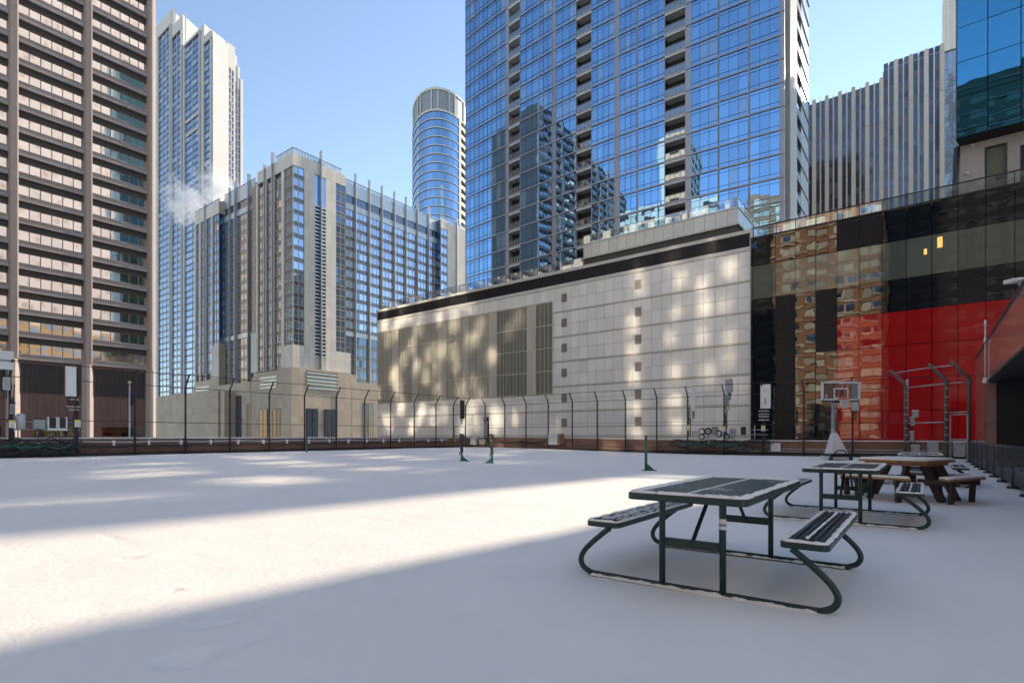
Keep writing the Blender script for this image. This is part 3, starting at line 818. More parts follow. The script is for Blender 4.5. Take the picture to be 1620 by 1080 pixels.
# ================================================================== white panel wall building (parking podium)
def panel_building():
    U0 = 55.0
    t = thing('parking_podium', 'white panel walled podium with a dark louvre band and an olive metal screen', 'building', W(U0, 40, G0))
    fc = FacU(U0, 0, 90)
    vs = lambda px: fc.s_at(px)
    s0, s1 = vs(1187), vs(597)      # right end, left end
    TOP = 20.9
    b = MB(); b.ubox(U0+.15, U0+46, s0+.05, s1, G0, TOP-.3); b.build('backing', M['seam'], t)
    sc0 = vs(875)
    ZF = [18.9-2.96*k for k in range(0, 12)]
    pn = MB(); nseg = 1.1
    vent_px = [(1004.5,1014.5,.50),(888.5,897,.50)]
    x = s0
    n = round((s1-s0)/nseg); w = (s1-s0)/n
    for j in range(11):
        zt, zb_ = ZF[j], ZF[j+1]
        for h in range(2):
            z0 = zb_+.22 if h == 0 else zb_+1.56; z1 = zb_+1.53 if h == 0 else zt-.02
            for i in range(n):
                a = s0+i*w
                if a > sc0-.2 and 6.2 < z0 < 17.3: continue
                d = rng.uniform(0, .006)
                pn.fbox(fc, a+.014, a+w-.014, z0, z1, -.15, d)
    # strip left of the screen top stays panelled
    pn.build('wall_panels', M['panel'], t)
    lg = []
    for j in range(1, 8):
        m = MB(); e = sc0 if 6.2 < ZF[j] < 17.3 else s1
        m.fbox(fc, s0, e, ZF[j]+.02, ZF[j]+.20, -.15, .07); lg.append(m)
    m = MB(); m.fbox(fc, s0, s1, 18.92, 19.3, -.15, .05); lg.append(m)
    emit(t, 'wall_ledge', M['ledge'], lg)
    lv = MB(); lv.fbox(fc, s0, s1, 19.3, 20.55, -.3, -.05, .4)
    for k in range(12): lv.fbox(fc, s0, s1, 19.34+k*.1, 19.39+k*.1, -.1, .06, .7)
    k = 0; a = s0
    while a < s1: lv.fbox(fc, a-.03, a+.03, 19.3, 20.55, -.1, .08, .2); a += 3.3
    lv.build('louvre_band', M['louver'], t)
    cp = MB(); cp.fbox(fc, s0-.05, s1+.1, 20.55, TOP, -.6, .16); cp.build('coping', M['ledge'], t)
    # vents, one per storey
    vt = []
    for a, b_, off in vent_px:
        for j in range(0, 8):
            if not (j < 6 or a > 1000): pass
            zc = ZF[j]-.55-.75
            m = MB(); q0, q1 = sorted((vs(a), vs(b_))); m.fbox(fc, q0, q1, zc-.5, zc+.5, -.1, .02, .1)
            for k in range(8): m.fbox(fc, q0, q1, zc-.47+k*.125, zc-.41+k*.125, 0, .06, .9)
            vt.append(m)
    emit(t, 'wall_vent', M['ventm'], vt)
    # olive screen with louvred bays
    sm, sd, sm2 = MB(), [], []
    zb_, zt_ = 6.3, 17.4
    a = sc0; widths = [2.0,1.0,3.7,1.2]; i = 0
    pat = [('d',2.4),('l',1.4),('d',4.8),('l',1.3),('m',3.6),('l',1.0),('m',3.2),('l',1.6),('m',4.2),('l',1.2),('m',3.0),('l',1.4),('m',3.6),('l',1.2),('m',2.6),('l',2.0)]
    a = sc0+.05
    for kd, ww in pat:
        e = min(a+ww, s1-.05)
        if e <= a: break
        for j in range(4):
            z0, z1 = zb_+j*2.775, zb_+(j+1)*2.775
            nq = max(1, round((e-a)/.55)); dw = (e-a)/nq
            if kd == 'l':
                for q in range(nq): sm.fbox(fc, a+q*dw+.008, a+(q+1)*dw-.008, z0+.02, z1-.02, -.12, .05+rng.uniform(0,.01))
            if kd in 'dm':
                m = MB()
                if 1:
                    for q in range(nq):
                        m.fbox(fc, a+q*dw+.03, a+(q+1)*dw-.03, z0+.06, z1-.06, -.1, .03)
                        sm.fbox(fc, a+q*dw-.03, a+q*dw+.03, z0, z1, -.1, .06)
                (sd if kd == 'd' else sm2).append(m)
        a = e
    sm.fbox(fc, sc0-.02, sc0+.1, zb_, zt_, -.1, .08)
    for j in range(5): sm.fbox(fc, sc0, s1, zb_+j*2.775-.05, zb_+j*2.775+.05, -.1, .07)
    sm.build('metal_screen', M['scrim'], t); emit(t, 'screen_louvre', M['scrim_d'], sd); emit(t, 'lit_screen_louvre', M['scrim_lit'], sm2)
    ec = MB(); ec.fbox(fc, s0-.22, s0+.02, G0, TOP, -.5, .12); ec.build('edge_trim', M['ledge'], t)
    # roof railing
    rl, rg = MB(), MB(); a = vs(920)
    z0, z1 = TOP, TOP+1.15
    rl.fbox(fc, a, s1, z1-.06, z1, -.42, -.36)
    q = a
    while q < s1: rl.fbox(fc, q-.03, q+.03, z0, z1, -.42, -.36); q += 1.5
    rg.fquad(fc, a, s1, z0+.1, z1-.06, -.39)
    o = rl.build('roof_railing', M['rail'], t); rg.build('railing_glass', M['rail_glass'], o)
    # terrace block on the roof
    UB = 58.0; fb = FacU(UB, 0, 60); a, b_ = sorted((fb.s_at(1168), fb.s_at(923)))
    bk = MB(); bk.ubox(UB+.1, UB+16, a+.1, b_, TOP-.3, 24.4); bk.build('terrace_body', M['seam'], t)
    pt_ = MB(); n = 16; w = (b_-a)/n
    for i in range(n): pt_.fbox(fb, a+i*w+.015, a+(i+1)*w-.015, 22.95, 24.45, -.2, 0)
    fv = FacV(UV(*W(UB, a).xy)[1], UB, UB+16)
    for i in range(8): pt_.fbox(fv, i*2+.015, i*2+1.985, 22.95, 24.45, -.2, 0)
    pt_.build('terrace_panels', M['light_panel'], t)
    gw = MB(); n = 14; w = (b_-a-1.2)/n
    for i in range(n): gw.fquad(fb, a+i*w, a+(i+1)*w-.05, 21.2, 22.75, -.3, .004)
    gw.build('terrace_window', M['grey_glass'], t)
    tr = MB(); tr.fbox(fb, a-.05, b_, 22.75, 22.95, -.3, .12); tr.fbox(fb, a-.05, b_, 24.45, 24.62, -.3, .06); tr.fbox(fv, 0, 16, 24.45, 24.62, -.3, .06); tr.fbox(fv, 0, 16, 22.75, 22.95, -.3, .08); tr.build('terrace_trim', M['ledge'], t)
    r2, g2 = MB(), MB()
    for f_, x0, x1 in ((fb, a, b_), (fv, 0, 15.8)):
        r2.fbox(f_, x0, x1, 25.55, 25.6, -.1, -.05); q = x0
        while q < x1: r2.fbox(f_, q-.015, q+.015, 24.6, 25.55, -.1, -.05); q += 1.6
        g2.fquad(f_, x0, x1, 24.66, 25.55, -.08)
    o = r2.build('terrace_railing', M['bt_slab'], t); g2.build('railing_glass', M['rail_glass'], o)
panel_building()

# ================================================================== black and red glass hall
def red_building():
    U0 = 54.7; fc = FacU(U0, -40, 30)
    t = thing('glass_hall', 'long low hall clad in black and red mirror glass, on the right', 'building', W(U0, 0, G0))
    off = 40.0
    vk = lambda k: 11.06-1.63*k+off      # seam k
    sL = fc.s_at(1187.6); SR = -30.0+off
    b = MB(); b.ubox(U0+.3, U0+27, -30, sL-off-.05, G0, 19.75); b.build('body', M['dark'], t)
    seams = [sL, vk(-1)+.35]+[vk(k) for k in range(0, 25)]
    seams = sorted(set(round(x, 3) for x in seams if x <= sL+1e-6), reverse=True)
    rows = [G0,-10,-7,-4.4,-1.8,.7,3.3,5.95,8.65,11.45,14.1,17.25,19.85]
    bl, rd, gy, lvs = [], [], [], []
    kred = vk(3)+.01
    for i in range(len(seams)-1):
        s1, s0 = seams[i], seams[i+1]
        c = (s0+s1)/2; k = (11.06+off-c)/1.63   # panel index
        kk = math.floor(k)
        for z0, z1 in zip(rows, rows[1:]):
            m = MB(); g = .02
            louv = (kk == 0 and z1 <= 14.2) or (kk == 2 and 8.5 < z0 and z1 <= 14.2) or (kk in (3,4) and z0 > 17) or (kk == 8 and 11.3 < z0 < 14)
            if louv:
                m.fbox(fc, s0+g, s1-g, z0, z1, -.3, -.12, .3); z = z0+.04
                while z < z1-.1: m.fbox(fc, s0+g, s1-g, z, z+.07, -.15, .02, .6); z += .165
                lvs.append(m); continue
            if 14 < z0 < 17 :
                m.fquad(fc, s0+g, s1-g, z0+g, z1-g, -.04, .002); gy.append(m); continue
            if s1 <= kred+.02 and z1 < 11.6:
                m.fquad(fc, s0+g, s1-g, z0+g, z1-g, 0, .0022); rd.append(m); continue
            m.fquad(fc, s0+g, s1-g, z0+g, z1-g, 0, .0025); bl.append(m)
    emit(t, 'black_panel', M['black_glass'], bl); emit(t, 'red_panel', M['red_glass'], rd); emit(t, 'window', M['grey_glass'], gy); emit(t, 'louvre', M['louver'], lvs)
    rl, rg = MB(), MB()
    rl.fbox(fc, SR, sL, 20.92, 21.0, -.3, -.2); rl.fbox(fc, SR, sL, 19.85, 19.98, -.4, .05)
    for i, x in enumerate(seams): rl.fbox(fc, x-.03, x+.03, 19.9, 20.95, -.3, -.2)
    rg.fquad(fc, SR, sL, 20.02, 20.9, -.25)
    o = rl.build('roof_railing', M['louver'], t); rg.build('railing_glass', M['rail_glass'], o)
    # lit lamps seen inside the window strip
    for px, py, w, h in ((1487,383,.16,.42),(1464,398,.10,.22)):
        s = fc.s_at(px); z = fc.z_at(px, py); m = MB(); m.fbox(fc, s-w, s+w, z-h, z+h, -.02, .0); m.build('lamp', M['lamp'], t)
    # concrete wall and window under the teal tower
red_building()

def teal_tower():
    U0 = 57.0; fc = FacU(U0, -40, 10); off = 40
    t = thing('teal_glass_tower', 'teal glass tower overhanging a concrete wall at the top right corner', 'tower', W(U0, -2, 19.7))
    vl = -1.95; ZB = 25.35; ZT = 112
    p = [W(U0+.25, vl-.03), W(U0+28, vl-5.0), W(U0+28, -12), W(U0+.25, -12)]
    b = MB(); b.prism([(q.x, q.y) for q in p], ZB, ZT); b.build('body', M['dark'], t)
    gl = []
    k = 0; v = vl
    while v > -11.5:
        v1 = v-1.93; z = ZB+.55
        m = MB(); m.fquad(fc, v1+off+.03, v+off-.03, ZB+.02, z-.04, 0, .004); gl.append(m)
        while z < ZT:
            m = MB(); m.fquad(fc, v1+off+.03, v+off-.03, z, z+2.74, 0, .006); gl.append(m); z += 2.79
        v = v1
    sd = Fac(p[0].xy, p[1].xy); n_ = 14; w_ = sd.L/n_
    if sd.n.dot(AV) < 0: sd.n = -sd.n
    z = ZB
    while z < ZT-3:
        m = MB()
        for i in range(n_): m.fquad(sd, i*w_+.03, (i+1)*w_-.03, z+.03, z+2.75, .04, .004)
        m.build('flank_window', M['gt_side'], t); z += 2.79
    emit(t, 'window', M['gt_glass'], gl)
    ed = MB(); ed.fbox(fc, vl+off-.06, vl+off+.02, ZB, ZT, -.4, .06); ed.build('edge_trim', M['spandrel'], t)
    fw = FacU(58.6, -40, 10); cw = MB(); q0 = fw.s_at(1509)
    x0, x1 = fw.s_at(1592), fw.s_at(1559.5); z0, z1 = 20.2, 24.7
    cw.fbox(fw, x1, q0, 19.7, 25.3, -.4, 0); cw.fbox(fw, 5, x0, 19.7, 25.3, -.4, 0); cw.fbox(fw, x0, x1, z1, 25.3, -.4, 0)
    cw.ubox(58.9, 84, -20, q0-off-.3, 19.8, 25.3)
    o = cw.build('concrete_wall', M['conc'], t)
    cm = MB(); a = fw.pt(q0, 19.75, .05); b_ = fw.pt(fw.s_at(1514), 25.3, .05); cm.bar(a, b_, .35, .25); cm.build('raking_column', M['spandrel'], t)
    w1 = MB(); w1.fquad(fw, x0, x1, z0, z1, -.2); o = w1.build('wall_window', M['grey_glass'], t)
    f = MB()
    for s in (x0, x1): f.fbox(fw, s-.06, s+.06, z0, z1, -.3, .03)
    f.fbox(fw, x0, x1, z1-.1, z1+.02, -.3, .03); f.fbox(fw, x0, x1, 22.0, 22.1, -.3, .02); f.build('window_frame', M['spandrel'], o)
    w2 = MB(); s0, s1 = fw.s_at(1640), fw.s_at(1614); w2.fbox(fw, s0, s1, 21, 24.2, -.3, .02); w2.build('wall_window', M['h_gdark'], t)
    for px, py in ((1538.5,230.5),(1530,275)):
        l = MB(); l.sphere(fw.pt(fw.s_at(px), fw.z_at(px, py), .1), .13); l.build('wall_lamp', M['white_p'], t)
teal_tower()

# ================================================================== striped office slab, right
def striped_slab():
    U0 = 150.0; fc = FacU(U0, -40, 60); off = 40
    t = thing('striped_slab', 'wide office slab striped with cream concrete piers and dark window strips, behind the glass hall', 'building', W(U0, 10, G0))
    ZL, ZH = 82.6, 85.6
    b = MB(); b.ubox(U0+.7, U0+20, -2.7, 7.9, G0, ZH-1); b.ubox(U0+.7, U0+20, 7.9, 34, G0, ZL-1); b.build('body', M['gr_stone'], t)
    big = [-2.75+2.72*k for k in range(0, 14)]
    pr, tp, gl = [], [], []
    for i, v in enumerate(big):
        top = ZH if v < 7.6 else ZL
        m = MB(); m.fbox(fc, v+off-.42, v+off+.42, G0, top+.35, -.7, .0); m.fbox(fc, v+off-.34, v+off+.34, top-9.5, top+.5, -.1, .14); pr.append(m)
        if i+1 < len(big):
            c = v+1.36; top2 = ZH if c < 7.6 else ZL
            m = MB(); m.fbox(fc, c+off-.13, c+off+.13, G0, top2, -.7, -.1); tp.append(m)
            for a, b_ in ((v+.42, c-.13), (c+.13, v+2.72-.42)):
                m = MB(); z = 14
                while z < top2-1.0:
                    m.fquad(fc, a+off, b_+off, z, z+2.35, -.35, .004); m.fquad(fc, a+off, b_+off, z+2.37, z+3.78, -.33, .003); z += 3.8
                gl.append(m)
    emit(t, 'pier', M['gr_stone'], pr); emit(t, 'thin_pier', M['gr_stone'], tp); emit(t, 'window_strip', M['gr_glass'], gl)
    for px, py, r in ((1337.5,142,1.1),(1417,100,1.5),(1476,77.5,.9)):
        s = fc.s_at(px); z = fc.z_at(px, py); m = MB(); p0 = fc.pt(s, z-2.0, -2.2)
        m.sphere(p0, r*1.25, 16, 10); m.build('roof_dome', M['pale'], t)
striped_slab()
def silver_block():
    t = thing('silver_block', 'narrow block of rippled silver glass between the striped slab and the teal tower', 'building', W(152, -5, G0))
    fc = FacU(152, -20, 10)
    b = MB(); b.ubox(152.2, 176, -7.9, -3.05, G0, 85.4); b.build('body', M['dark'], t)
    m = MB()
    v = -3.05
    while v > -7.8:
        z = 10
        while z < 85: m.fquad(fc, v-.78+20, v+20, z, z+3.7, 0, .02); z += 3.75
        v -= .8
    m.build('glass_wall', M['silver_wall'], t)
    e = MB(); e.fbox(fc, 20-3.05, 20-2.85, 10, 85.6, -.2, .1); e.build('edge_trim', M['gr_stone'], t)
silver_block()
def pale_tower():
    t = thing('pale_tower', 'pale ribbed tower rising out of the photo just left of the teal glass tower', 'tower', W(200, -6, G0))
    b = MB(); b.ubox(200, 215, -9.2, -3.9, G0, 131)
    fc = FacU(200, -20, 10)
    for k in range(8): b.fbox(fc, 20-9.1+k*.66, 20-8.85+k*.66, 60, 131, 0, .3)
    b.build('shaft', M['pale'], t)
pale_tower()

# ================================================================== buildings behind the camera, some seen in the mirror glass, others added for fill light
def sun_panes(t, U, cells, tilt=.006, d=.0, yaw=0.0):
    fc = FacU(U, -40, 100); off = 40
    if fc.n.dot(AU) < 0: fc.n = -fc.n
    m = MB()
    for v, z, w, h in cells:
        y, p_ = (yaw+rng.uniform(-tilt, tilt))*w/2, rng.uniform(-tilt, tilt)*h/2
        q = [fc.pt(v+off-w/2, z-h/2, d-y-p_), fc.pt(v+off+w/2, z-h/2, d+y-p_), fc.pt(v+off+w/2, z+h/2, d+y+p_), fc.pt(v+off-w/2, z+h/2, d-y+p_)]
        nn = (q[1]-q[0]).cross(q[3]-q[0])
        if nn.x*fc.n.x+nn.y*fc.n.y < 0: q.reverse()
        m.face(q)
    m.build('window', M['mirror'], t, kind='stuff')  # mirror panes added over the facades to throw sun patches on wall and snow
pr_ = random.Random(11)
def cell_grid(vs, zs, w, h, prob, jit=.25):
    return [(v+pr_.uniform(-jit,jit), z+pr_.uniform(-.1,.1), w*pr_.uniform(.7,1.15), h*pr_.uniform(.7,1.1)) for v in vs for z in zs if pr_.random() < prob]
WALLZ = [48.5+3.0*k for k in range(7)]; FLOORZ = [21.5+3.0*k for k in range(6)]
def brick_tower():
    U0 = -34.0
    t = thing('brick_apartment_tower', 'orange brick apartment tower with pale floor bands, mirrored in the black glass', 'building', W(U0, 10, G0))
    fc = Fac(W(U0, -30).xy, W(U0, 40).xy, flip=False)
    if fc.n.dot(AU) < 0: fc.n = -fc.n
    off = 30.0
    b = MB(); b.ubox(U0-20, U0-.02, 6.8, 29.5, G0, 78); b.build('wall', M['orange_brick'], t)
    bands, wn, bay = MB(), [], MB()
    P = 3.0; z = -10
    while z < 76:
        bands.fbox(fc, 36.8, 59.5, z-.16, z+.16, -.1, .28)
        for i in range(4):
            c = 9.6+5.4*i+off
            if i in (0, 2):
                bay.fbox(fc, c-2.1, c+2.1, z-.9, z+.0, -.1, .9)
                bay.fbox(fc, c-2.2, c+2.2, z+.0, z+.22, -.1, 1.0)
                m = MB(); m.fbox(fc, c-1.9, c-.1, z+.4, z+1.9, 0, .8); m.fbox(fc, c+.1, c+1.9, z+.4, z+1.9, 0, .8)
            else:
                m = MB(); m.fbox(fc, c-1.7, c-.06, z+.5, z+2.2, 0, .1); m.fbox(fc, c+.06, c+1.7, z+.5, z+2.2, 0, .1)
            wn.append(m)
        z += P
    bands.build('stone_bands', M['band'], t); bay.build('bays', M['orange_brick'], t)
    big = MB()
    for m in wn: big.merge(m)
    big.build('window', M['cream'], t, kind='stuff')
    sun_panes(t, U0+.86, cell_grid((10.9,), WALLZ, 1.4, 1.75, .95, .1)+cell_grid((8.6,10.7,19.4,21.4), FLOORZ, 1.7, 1.5, .8), .003)
    sun_panes(t, U0+.86, cell_grid((9.2,), WALLZ, 1.2, 1.75, .95, .1), .003, 0, .020)  # pane column yawed to aim its sun patches along the wall
    sun_panes(t, U0+.15, cell_grid((13.3,), WALLZ, 1.2, 1.7, .95, .1), .003, 0, .030)
    sun_panes(t, U0+.15, cell_grid((15.5,), WALLZ, 1.4, 1.7, .95, .1)+cell_grid((26.2,), WALLZ, 1.2, 1.2, .35)+cell_grid((14.0,16.2,24.8,27.0), FLOORZ, 1.7, 1.5, .8), .003)
brick_tower()
def offscreen_block(name, label, u0, u1, v0, v1, top, mat, wmat, P=3.6, step=4.2):
    t = thing(name, label, 'building', W(u0, v0, G0))
    b = MB(); b.ubox(u0, u1, v0, v1, G0, top); b.build('wall', M[mat], t)
    w = MB(); z = G0+3
    while z < top-3:
        for (fc, L) in ((FacV(v0, u0, u1), u1-u0), (FacU(u1, v0, v1), v1-v0), (FacU(u0, v0, v1), v1-v0), (FacV(v1, u0, u1), u1-u0)):
            mid = fc.pt(L/2, 0); cx = W((u0+u1)/2, (v0+v1)/2)
            n = fc.n if (mid-cx).xy.dot(fc.n) > 0 else -fc.n
            f2 = Fac(fc.p0, fc.p0+fc.t*fc.L); f2.n = n
            s = 1.2
            while s < L-2.4: w.fbox(f2, s, s+step*.62, z, z+P*.55, -.2, .05); s += step
        z += P
    w.build('window', M[wmat], t, kind='stuff')
    if mat == 'shaded_brick':
        k = MB(); z = G0+1.2
        while z < top:
            k.ubox(u1, u1+.25, v0, v1, z, z+.14); z += P
        k.build('stone_band', M['shaded_band'], t)
    return t
offscreen_block('brick_block', 'tall orange brick block far off to the left, mirrored in the hotel windows', -140, -100, 470, 580, 255, 'golden_brick', 'bb_glass')
t_ = offscreen_block('shaded_brick_block', 'brick block behind the camera, coloured as if shaded, right of the orange brick tower', -54, -35, -26, 6.5, 76, 'shaded_brick', 'dark', 3.0, 4.6)
offscreen_block('dark_block', 'dark stone block with many windows off to the left, mirrored in the blue tower', -98, -62, 96, 150, 84, 'mid_stone', 'h_gdark')
t_ = offscreen_block('limestone_tower', 'slim pale limestone tower behind the camera, mirrored in the blue tower', -56, -31, 52, 69, 105, 'fill_stone', 'dark', 3.4, 5.0)
sun_panes(t_, -30.9, cell_grid((52.8,54.6,56.6,58.3,60.0), WALLZ, 1.6, 2.3, .65, .4), .008)
offscreen_block('fill_block', 'added pale block behind the camera to bounce fill light, left of the limestone tower', -56, -32, 70, 90, 84, 'fill_stone', 'dark', 3.8, 7.0)  # unseen block, put in as a sunlit fill surface for the court
t_ = offscreen_block('fill_block', 'added pale block behind the camera to bounce fill light, right of the limestone tower', -56, -32, 41, 51.5, 80, 'fill_stone', 'dark', 3.8, 7.0)  # unseen, added to bounce sunlight and carry mirror panes
sun_panes(t_, -31.9, cell_grid((41.6,43.2,45.4,47.0,48.8,50.6), WALLZ, 1.6, 2.3, .65, .4)+cell_grid((42,46,50), FLOORZ, 1.6, 1.5, .4), .008)
t_ = offscreen_block('shaded_brick_block', 'brick block behind the camera, coloured as if shaded, left of the orange brick tower', -54, -35, 29.8, 40.5, 70, 'shaded_brick', 'dark', 3.0, 4.6)  # added dark block, keeps the left black panels from mirroring pale walls
sun_panes(t_, -34.9, cell_grid((32.2,34.0,36.2,38.0,39.6), WALLZ, 1.5, 2.2, .65, .4), .008)
offscreen_block('fill_block', 'added pale block behind the camera to bounce fill light, right of the brick tower', -66, -44, -62, -27, 150, 'fill_stone', 'dark', 3.6, 7.0)  # unseen even in reflections, added only for its warm bounce
def added_pink_tower():  # unseen tower put in, turned sunward to brighten the bronze windows
    t = thing('added_pink_tower', 'added pink tower behind the camera, mirrored in the bronze windows of the brown block', 'building', W(70, -95, G0))
    p0, p1 = W(26, -74), W(118, -121); fc = Fac((p0.x,p0.y),(p1.x,p1.y)); fc.n = fc.n if fc.n.dot(AV) > 0 else -fc.n
    P = lambda s, d: fc.pt(s, 0, d)
    b = MB(); q = [P(0,0),P(fc.L,0),P(fc.L,-25),P(0,-25)]; b.prism([(x.x,x.y) for x in q], 46, 215); b.build('wall', M['pink_stone'], t)
    lo = MB(); q = [P(0,.4),P(fc.L,.4),P(fc.L,-25),P(0,-25)]; lo.prism([(x.x,x.y) for x in q], G0, 46); lo.build('base', M['gold_stone'], t)  # golden base made up to give the lowest bronze windows a golden reflection
    w = MB(); z = 50
    while z < 210:
        s = 3.0
        while s < fc.L-4: w.fbox(fc, s, s+1.4, z, z+1.5, -.2, .05); s += 6.5
        z += 5.2
    w.build('window', M['bb_mull'], t, kind='stuff')
    w = MB(); z = -8
    while z < 44:
        s = 2.0
        while s < fc.L-4: w.fbox(fc, s, s+3.0, z, z+2.4, .3, .45); s += 5.0
        z += 4.2
    w.build('base_window', M['h_gdark'], t, kind='stuff')
added_pink_tower()
from mathutils import noise as mn
# ================================================================== ground and roof court
def smooth(x, a, b):
    q = min(1, max(0, (x-a)/(b-a))); return q*q*(3-2*q)
def ground(u, v):
    z = .24*smooth(v, 13, 30)
    z += .030*(mn.noise((u*.16, v*.16, 3.1))) + .010*mn.noise((u*.9, v*.55, 1.7)) + .004*mn.noise((u*3.1, v*2.3, 5.5)) + .0025*mn.noise((u*7.3, v*6.1, 9.5))
    return z
prints = []
for (px, py, ln, wd, an, dp) in ((352,985,.20,.075,.9,.05),(378,968,.17,.06,.9,.03),(300,1045,.15,.11,.6,.05),(395,1016,.16,.05,.8,.03),(235,993,.14,.05,.8,.025),(275,936,.08,.025,2.2,.03),(205,884,.12,.06,.5,.02),(180,850,.10,.05,.5,.02)):
    D = 1032/(py-690); X = (px-810)/860*D; prints.append((X, D, ln, wd, an, dp))
def court():
    def axis(a, b, f0, f1, fine, coarse):
        o = []; x = a
        while x < b-1e-6:
            o.append(x); x += fine if f0 <= x < f1 else coarse
        o.append(b); return o
    us = axis(-29, 37.02, .2, 7.5, .045, .33); vs = axis(-15.5, 32.72, -1.2, 7.0, .045, .33)
    m = MB(); nv = len(vs)
    for u in us:
        for v in vs:
            p = W(u, v); z = ground(u, v)
            if p.y < 18 and p.x < 2:
                for (X, D, ln, wd, an, dp) in prints:
                    dx, dy = p.x-X, p.y-D
                    if abs(dx) < .6 and abs(dy) < .6:
                        c, s = math.cos(an), math.sin(an)
                        a = (dx*c+dy*s)/ln; b = (-dx*s+dy*c)/wd
                        z -= dp*(math.exp(-(a*a+b*b)**2)-.22*math.exp(-(a*a+b*b-1.6)**2*3))
            # snow thins around the feet of the near table
            m.v.append((p.x, p.y, z))
    for i in range(len(us)-1):
        for j in range(nv-1):
            m.f.append((i*nv+j, (i+1)*nv+j, (i+1)*nv+j+1, i*nv+j+1)); m.r.append(.5); m.smooth.append(True)
    o = m.build('snow_ground', M['snow'], kind='structure')
    d = MB(); d.ubox(-29, 37.6, -16, 33.4, G0, -.16); d.build('roof_deck', M['deck'], kind='structure')
    g = MB(); n = 24; S = 3000
    g.face([(-S,-S,G0-.02),(S,-S,G0-.02),(S,S,G0-.02),(-S,S,G0-.02)]); g.build('street_ground', M['asphalt'], kind='structure')
court()
def gz(x, y): return ground(*UV(x, y))

def parapets():
    # left run
    m = MB(); m.ubox(-29, 37.45, 32.72, 33.12, -.1, 1.08)
    o = m.build('brick_parapet', M['brick']); tag(o, 'low brick parapet along the left edge of the court, carrying a long silver conduit', 'parapet')
    c = MB(); a = -29
    while a < 37:
        b = min(a+2.4, 37.5); c.ubox(a+.005, b-.005, 32.64, 33.2, 1.08, 1.15); a = b
    c.build('coping', M['coping'], o)
    k = MB(); k.ubox(-29, 37, 32.56, 32.72, .1, .40); k.build('black_flashing', M['blackp'], o)
    m = MB()
    def zt(v): return .90+.20*smooth(v, 8, 30)
    vs = [-15.5, -4, 3.5, 8, 12, 16, 20, 24, 28, 32.70]
    for a, b in zip(vs, vs[1:]):
        m.hexa([W(37.02,a,-.1),W(37.42,a,-.1),W(37.42,b,-.1),W(37.02,b,-.1),W(37.02,a,zt(a)),W(37.42,a,zt(a)),W(37.42,b,zt(b)),W(37.02,b,zt(b))])
    o2 = m.build('brick_parapet', M['brick_v']); tag(o2, 'low brick parapet along the far right edge of the court, behind the basketball hoop', 'parapet')
    c = MB(); a = -15.5
    while a < 32.6:
        b = min(a+2.2, 32.6)
        c.hexa([W(36.94,a,zt(a)),W(37.5,a,zt(a)),W(37.5,b-.01,zt(b)),W(36.94,b-.01,zt(b)),W(36.94,a,zt(a)+.07),W(37.5,a,zt(a)+.07),W(37.5,b-.01,zt(b)+.07),W(36.94,b-.01,zt(b)+.07)]); a = b
    c.build('coping', M['coping'], o2)
    k = MB(); k.ubox(36.9, 37.02, -4, 32.5, .02, .22); k.build('black_flashing', M['blackp'], o2)
    # conduits
    t = MB(); pts = [W(u, 32.46, .92+.02*math.sin(u*1.7)) for u in [6+.6*i for i in range(47)]]
    t.tube(pts, .045, 8); o = t.build('conduit', M['galv']); tag(o, 'long silver conduit clipped along the inside of the left parapet', 'pipe')
    br = MB()
    for i in range(18): br.ubox(8+1.55*i, 8.09+1.55*i, 32.40, 32.58, .72, 1.0)
    br.build('clip', M['coping'], o)
    t = MB(); t.tube([W(u, 32.44, .72+.02*math.sin(u*2.3+1)) for u in [2+.6*i for i in range(56)]], .05, 8)
    o = t.build('cable', M['cable_b']); tag(o, 'thick black cable running just below the silver conduit on the left parapet', 'cable')
    for z, r, nm, lab in ((.42,.035,'galv','upper grey pipe along the foot of the far right parapet'),(.27,.03,'galv','lower grey pipe along the foot of the far right parapet')):
        t = MB(); t.tube([W(36.86, v, z) for v in (10.0, 6, 2, -1)], r, 8); o = t.build('pipe', M[nm]); tag(o, lab, 'pipe')
parapets()

